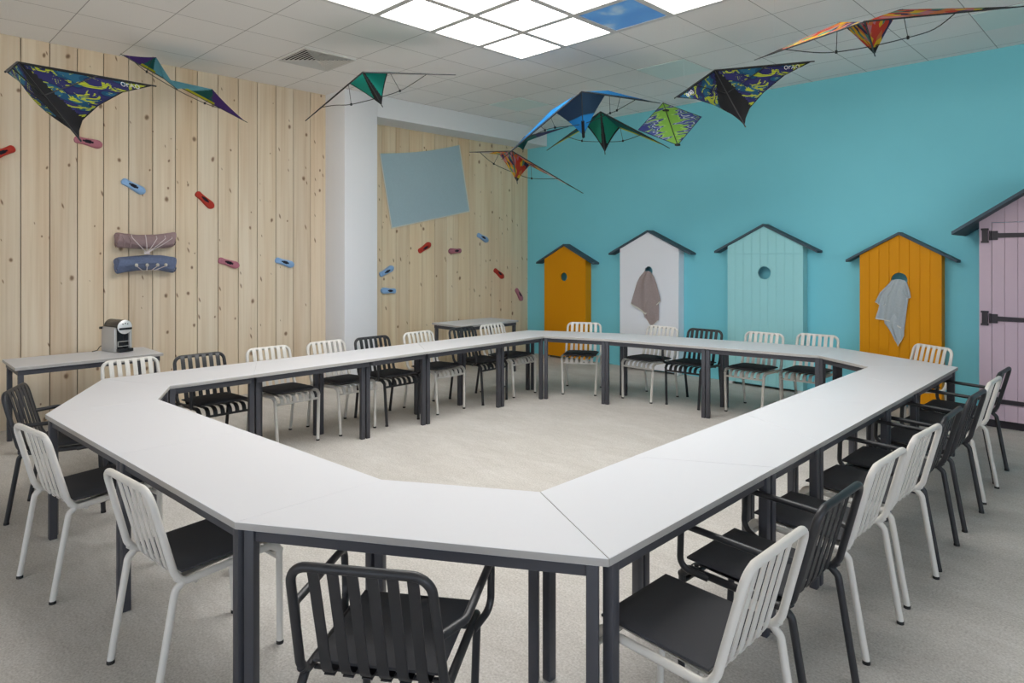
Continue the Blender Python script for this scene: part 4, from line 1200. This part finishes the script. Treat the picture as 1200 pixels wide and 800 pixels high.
def kites():
    delta_kite('K1', 'navy delta kite with yellow camouflage and white letters, hanging before the wood wall', 'R')
    delta_kite('K6', 'navy delta kite with yellow camouflage hanging before the teal wall', 'RL')
    diamond_kite()
    def f2(tri, a, b, c):
        if tri == 'C': return 0
        f = b / max(a + b, 1e-6) - .12 * c
        if c < .16 and .22 < f < .60: return 1
        return 0 if f < .26 else (2 if f < .56 else 3)
    sport_kite('K2', 'purple, green and light blue stunt kite seen edge-on at the wood wall', ['k_sky', 'k_yellow', 'k_dteal', 'k_purple'], f2, [('L', 1, .1), ('R', 3, .1)])
    def f3(tri, a, b, c):
        if tri == 'C':
            if c < .05 + .20 * b or (b > .80) or a < .05: return 1
            return 0
        return 1 if c < .10 or a < .06 else 2
    sport_kite('K3', 'teal stunt kite with a black keel hanging in front of the white column', ['k_teal', 'k_black', 'k_dteal'], f3, [('L', 2, .02), ('R', 4, .02)], le=.007)
    def f4(tri, a, b, c):
        if tri == 'C': return 0 if b < .52 else 1
        return 2 if c < .28 else 1
    sport_kite('K4', 'large bright blue stunt kite with slate centre panel above the far corner', ['k_slate', 'k_blue', 'k_slate'], f4, [('L', 1, .28), ('L', 2, .05), ('R', 5, .25), ('R', 4, .02)], le=.006, tail='k_black')
    def f7(tri, a, b, c):
        if tri == 'C': return 1
        return 0 if b > .25 else 1
    sport_kite('K7', 'small navy and dark green kite half hidden behind the blue kite', ['k_navy', 'k_dteal'], f7, [])
    def f8(tri, a, b, c):
        if tri == 'C':
            if c < .04 + .16 * b or b > .72 or a < .06: return 1
            return 0
        if a < .13 and b > .05: return 3
        return 1 if c < .16 or b > .72 else 2
    sport_kite('K8', 'green and black stunt kite with yellow edges below the blue kite', ['k_green', 'k_black', 'k_dteal', 'k_yellow'], f8, [('L', 1, .02), ('R', 3, .02)], le=.007)
    def f9(tri, a, b, c):
        if tri == 'C': return 1 if (b > .78 or c < .025) else 0
        return 1 if b > .70 else 0
    sport_kite('K9', 'long patchwork stunt kite in red, yellow and teal, closest to the camera', ['k_patch', 'k_black'], f9, [('L', 2, .02), ('R', 4, .02)], le=.006)
    def f10(tri, a, b, c):
        if tri == 'C': return 1 if b > .84 else 0
        return 2 if b > .38 and b < .75 else (1 if b >= .75 else 0)
    sport_kite('K10', 'patchwork stunt kite hanging low at the far corner before the recess', ['k_patch', 'k_black', 'k_pale'], f10, [('L', 1, .02), ('R', 3, .02)], le=.006)

# ------------------------------------------------------------ camera, light
def camera_and_light():
    cd = bpy.data.cameras.new('camera'); cam = bpy.data.objects.new('camera', cd); COL.objects.link(cam)
    cam.location = CAM; cam.rotation_euler = (PI / 2, 0, .7831)
    cd.sensor_fit = 'HORIZONTAL'; cd.sensor_width = 36; cd.lens = 773.925 / 1200 * 36
    cd.shift_x = 0; cd.shift_y = -(400 - 298.74) / 1200; cd.clip_start = .05; cd.clip_end = 60
    sc = bpy.context.scene; sc.camera = cam
    w = bpy.data.worlds.new('world'); sc.world = w; w.use_nodes = True
    nt = w.node_tree; bg = nt.nodes['Background']; bg.inputs[1].default_value = WORLD
    tc = N(nt, 'ShaderNodeTexCoord'); sp = N(nt, 'ShaderNodeSeparateXYZ'); nt.links.new(tc.outputs['Generated'], sp.inputs[0])
    # pale sky above the horizon, brighter glow added below it to lift the ceiling
    nt.links.new(ramp(nt, math_(nt, 'ADD', math_(nt, 'MULTIPLY', sp.outputs[2], .5), .5), [(.0, LOW_GLOW), (.49, LOW_GLOW), (.51, (.80, .92, 1.10)), (1, (.62, .80, 1.10))]), bg.inputs[0])
    vs = sc.view_settings; sc.display_settings.display_device = 'sRGB'
    vs.view_transform = 'Standard'; vs.look = 'None'; vs.gamma = 1; vs.use_curve_mapping = False; vs.exposure = EXPO

mats()
room(); ceiling_things(); ring_tables(); chairs(); huts(); textiles(); shoes(); coffee_machine(); kites()
camera_and_light()
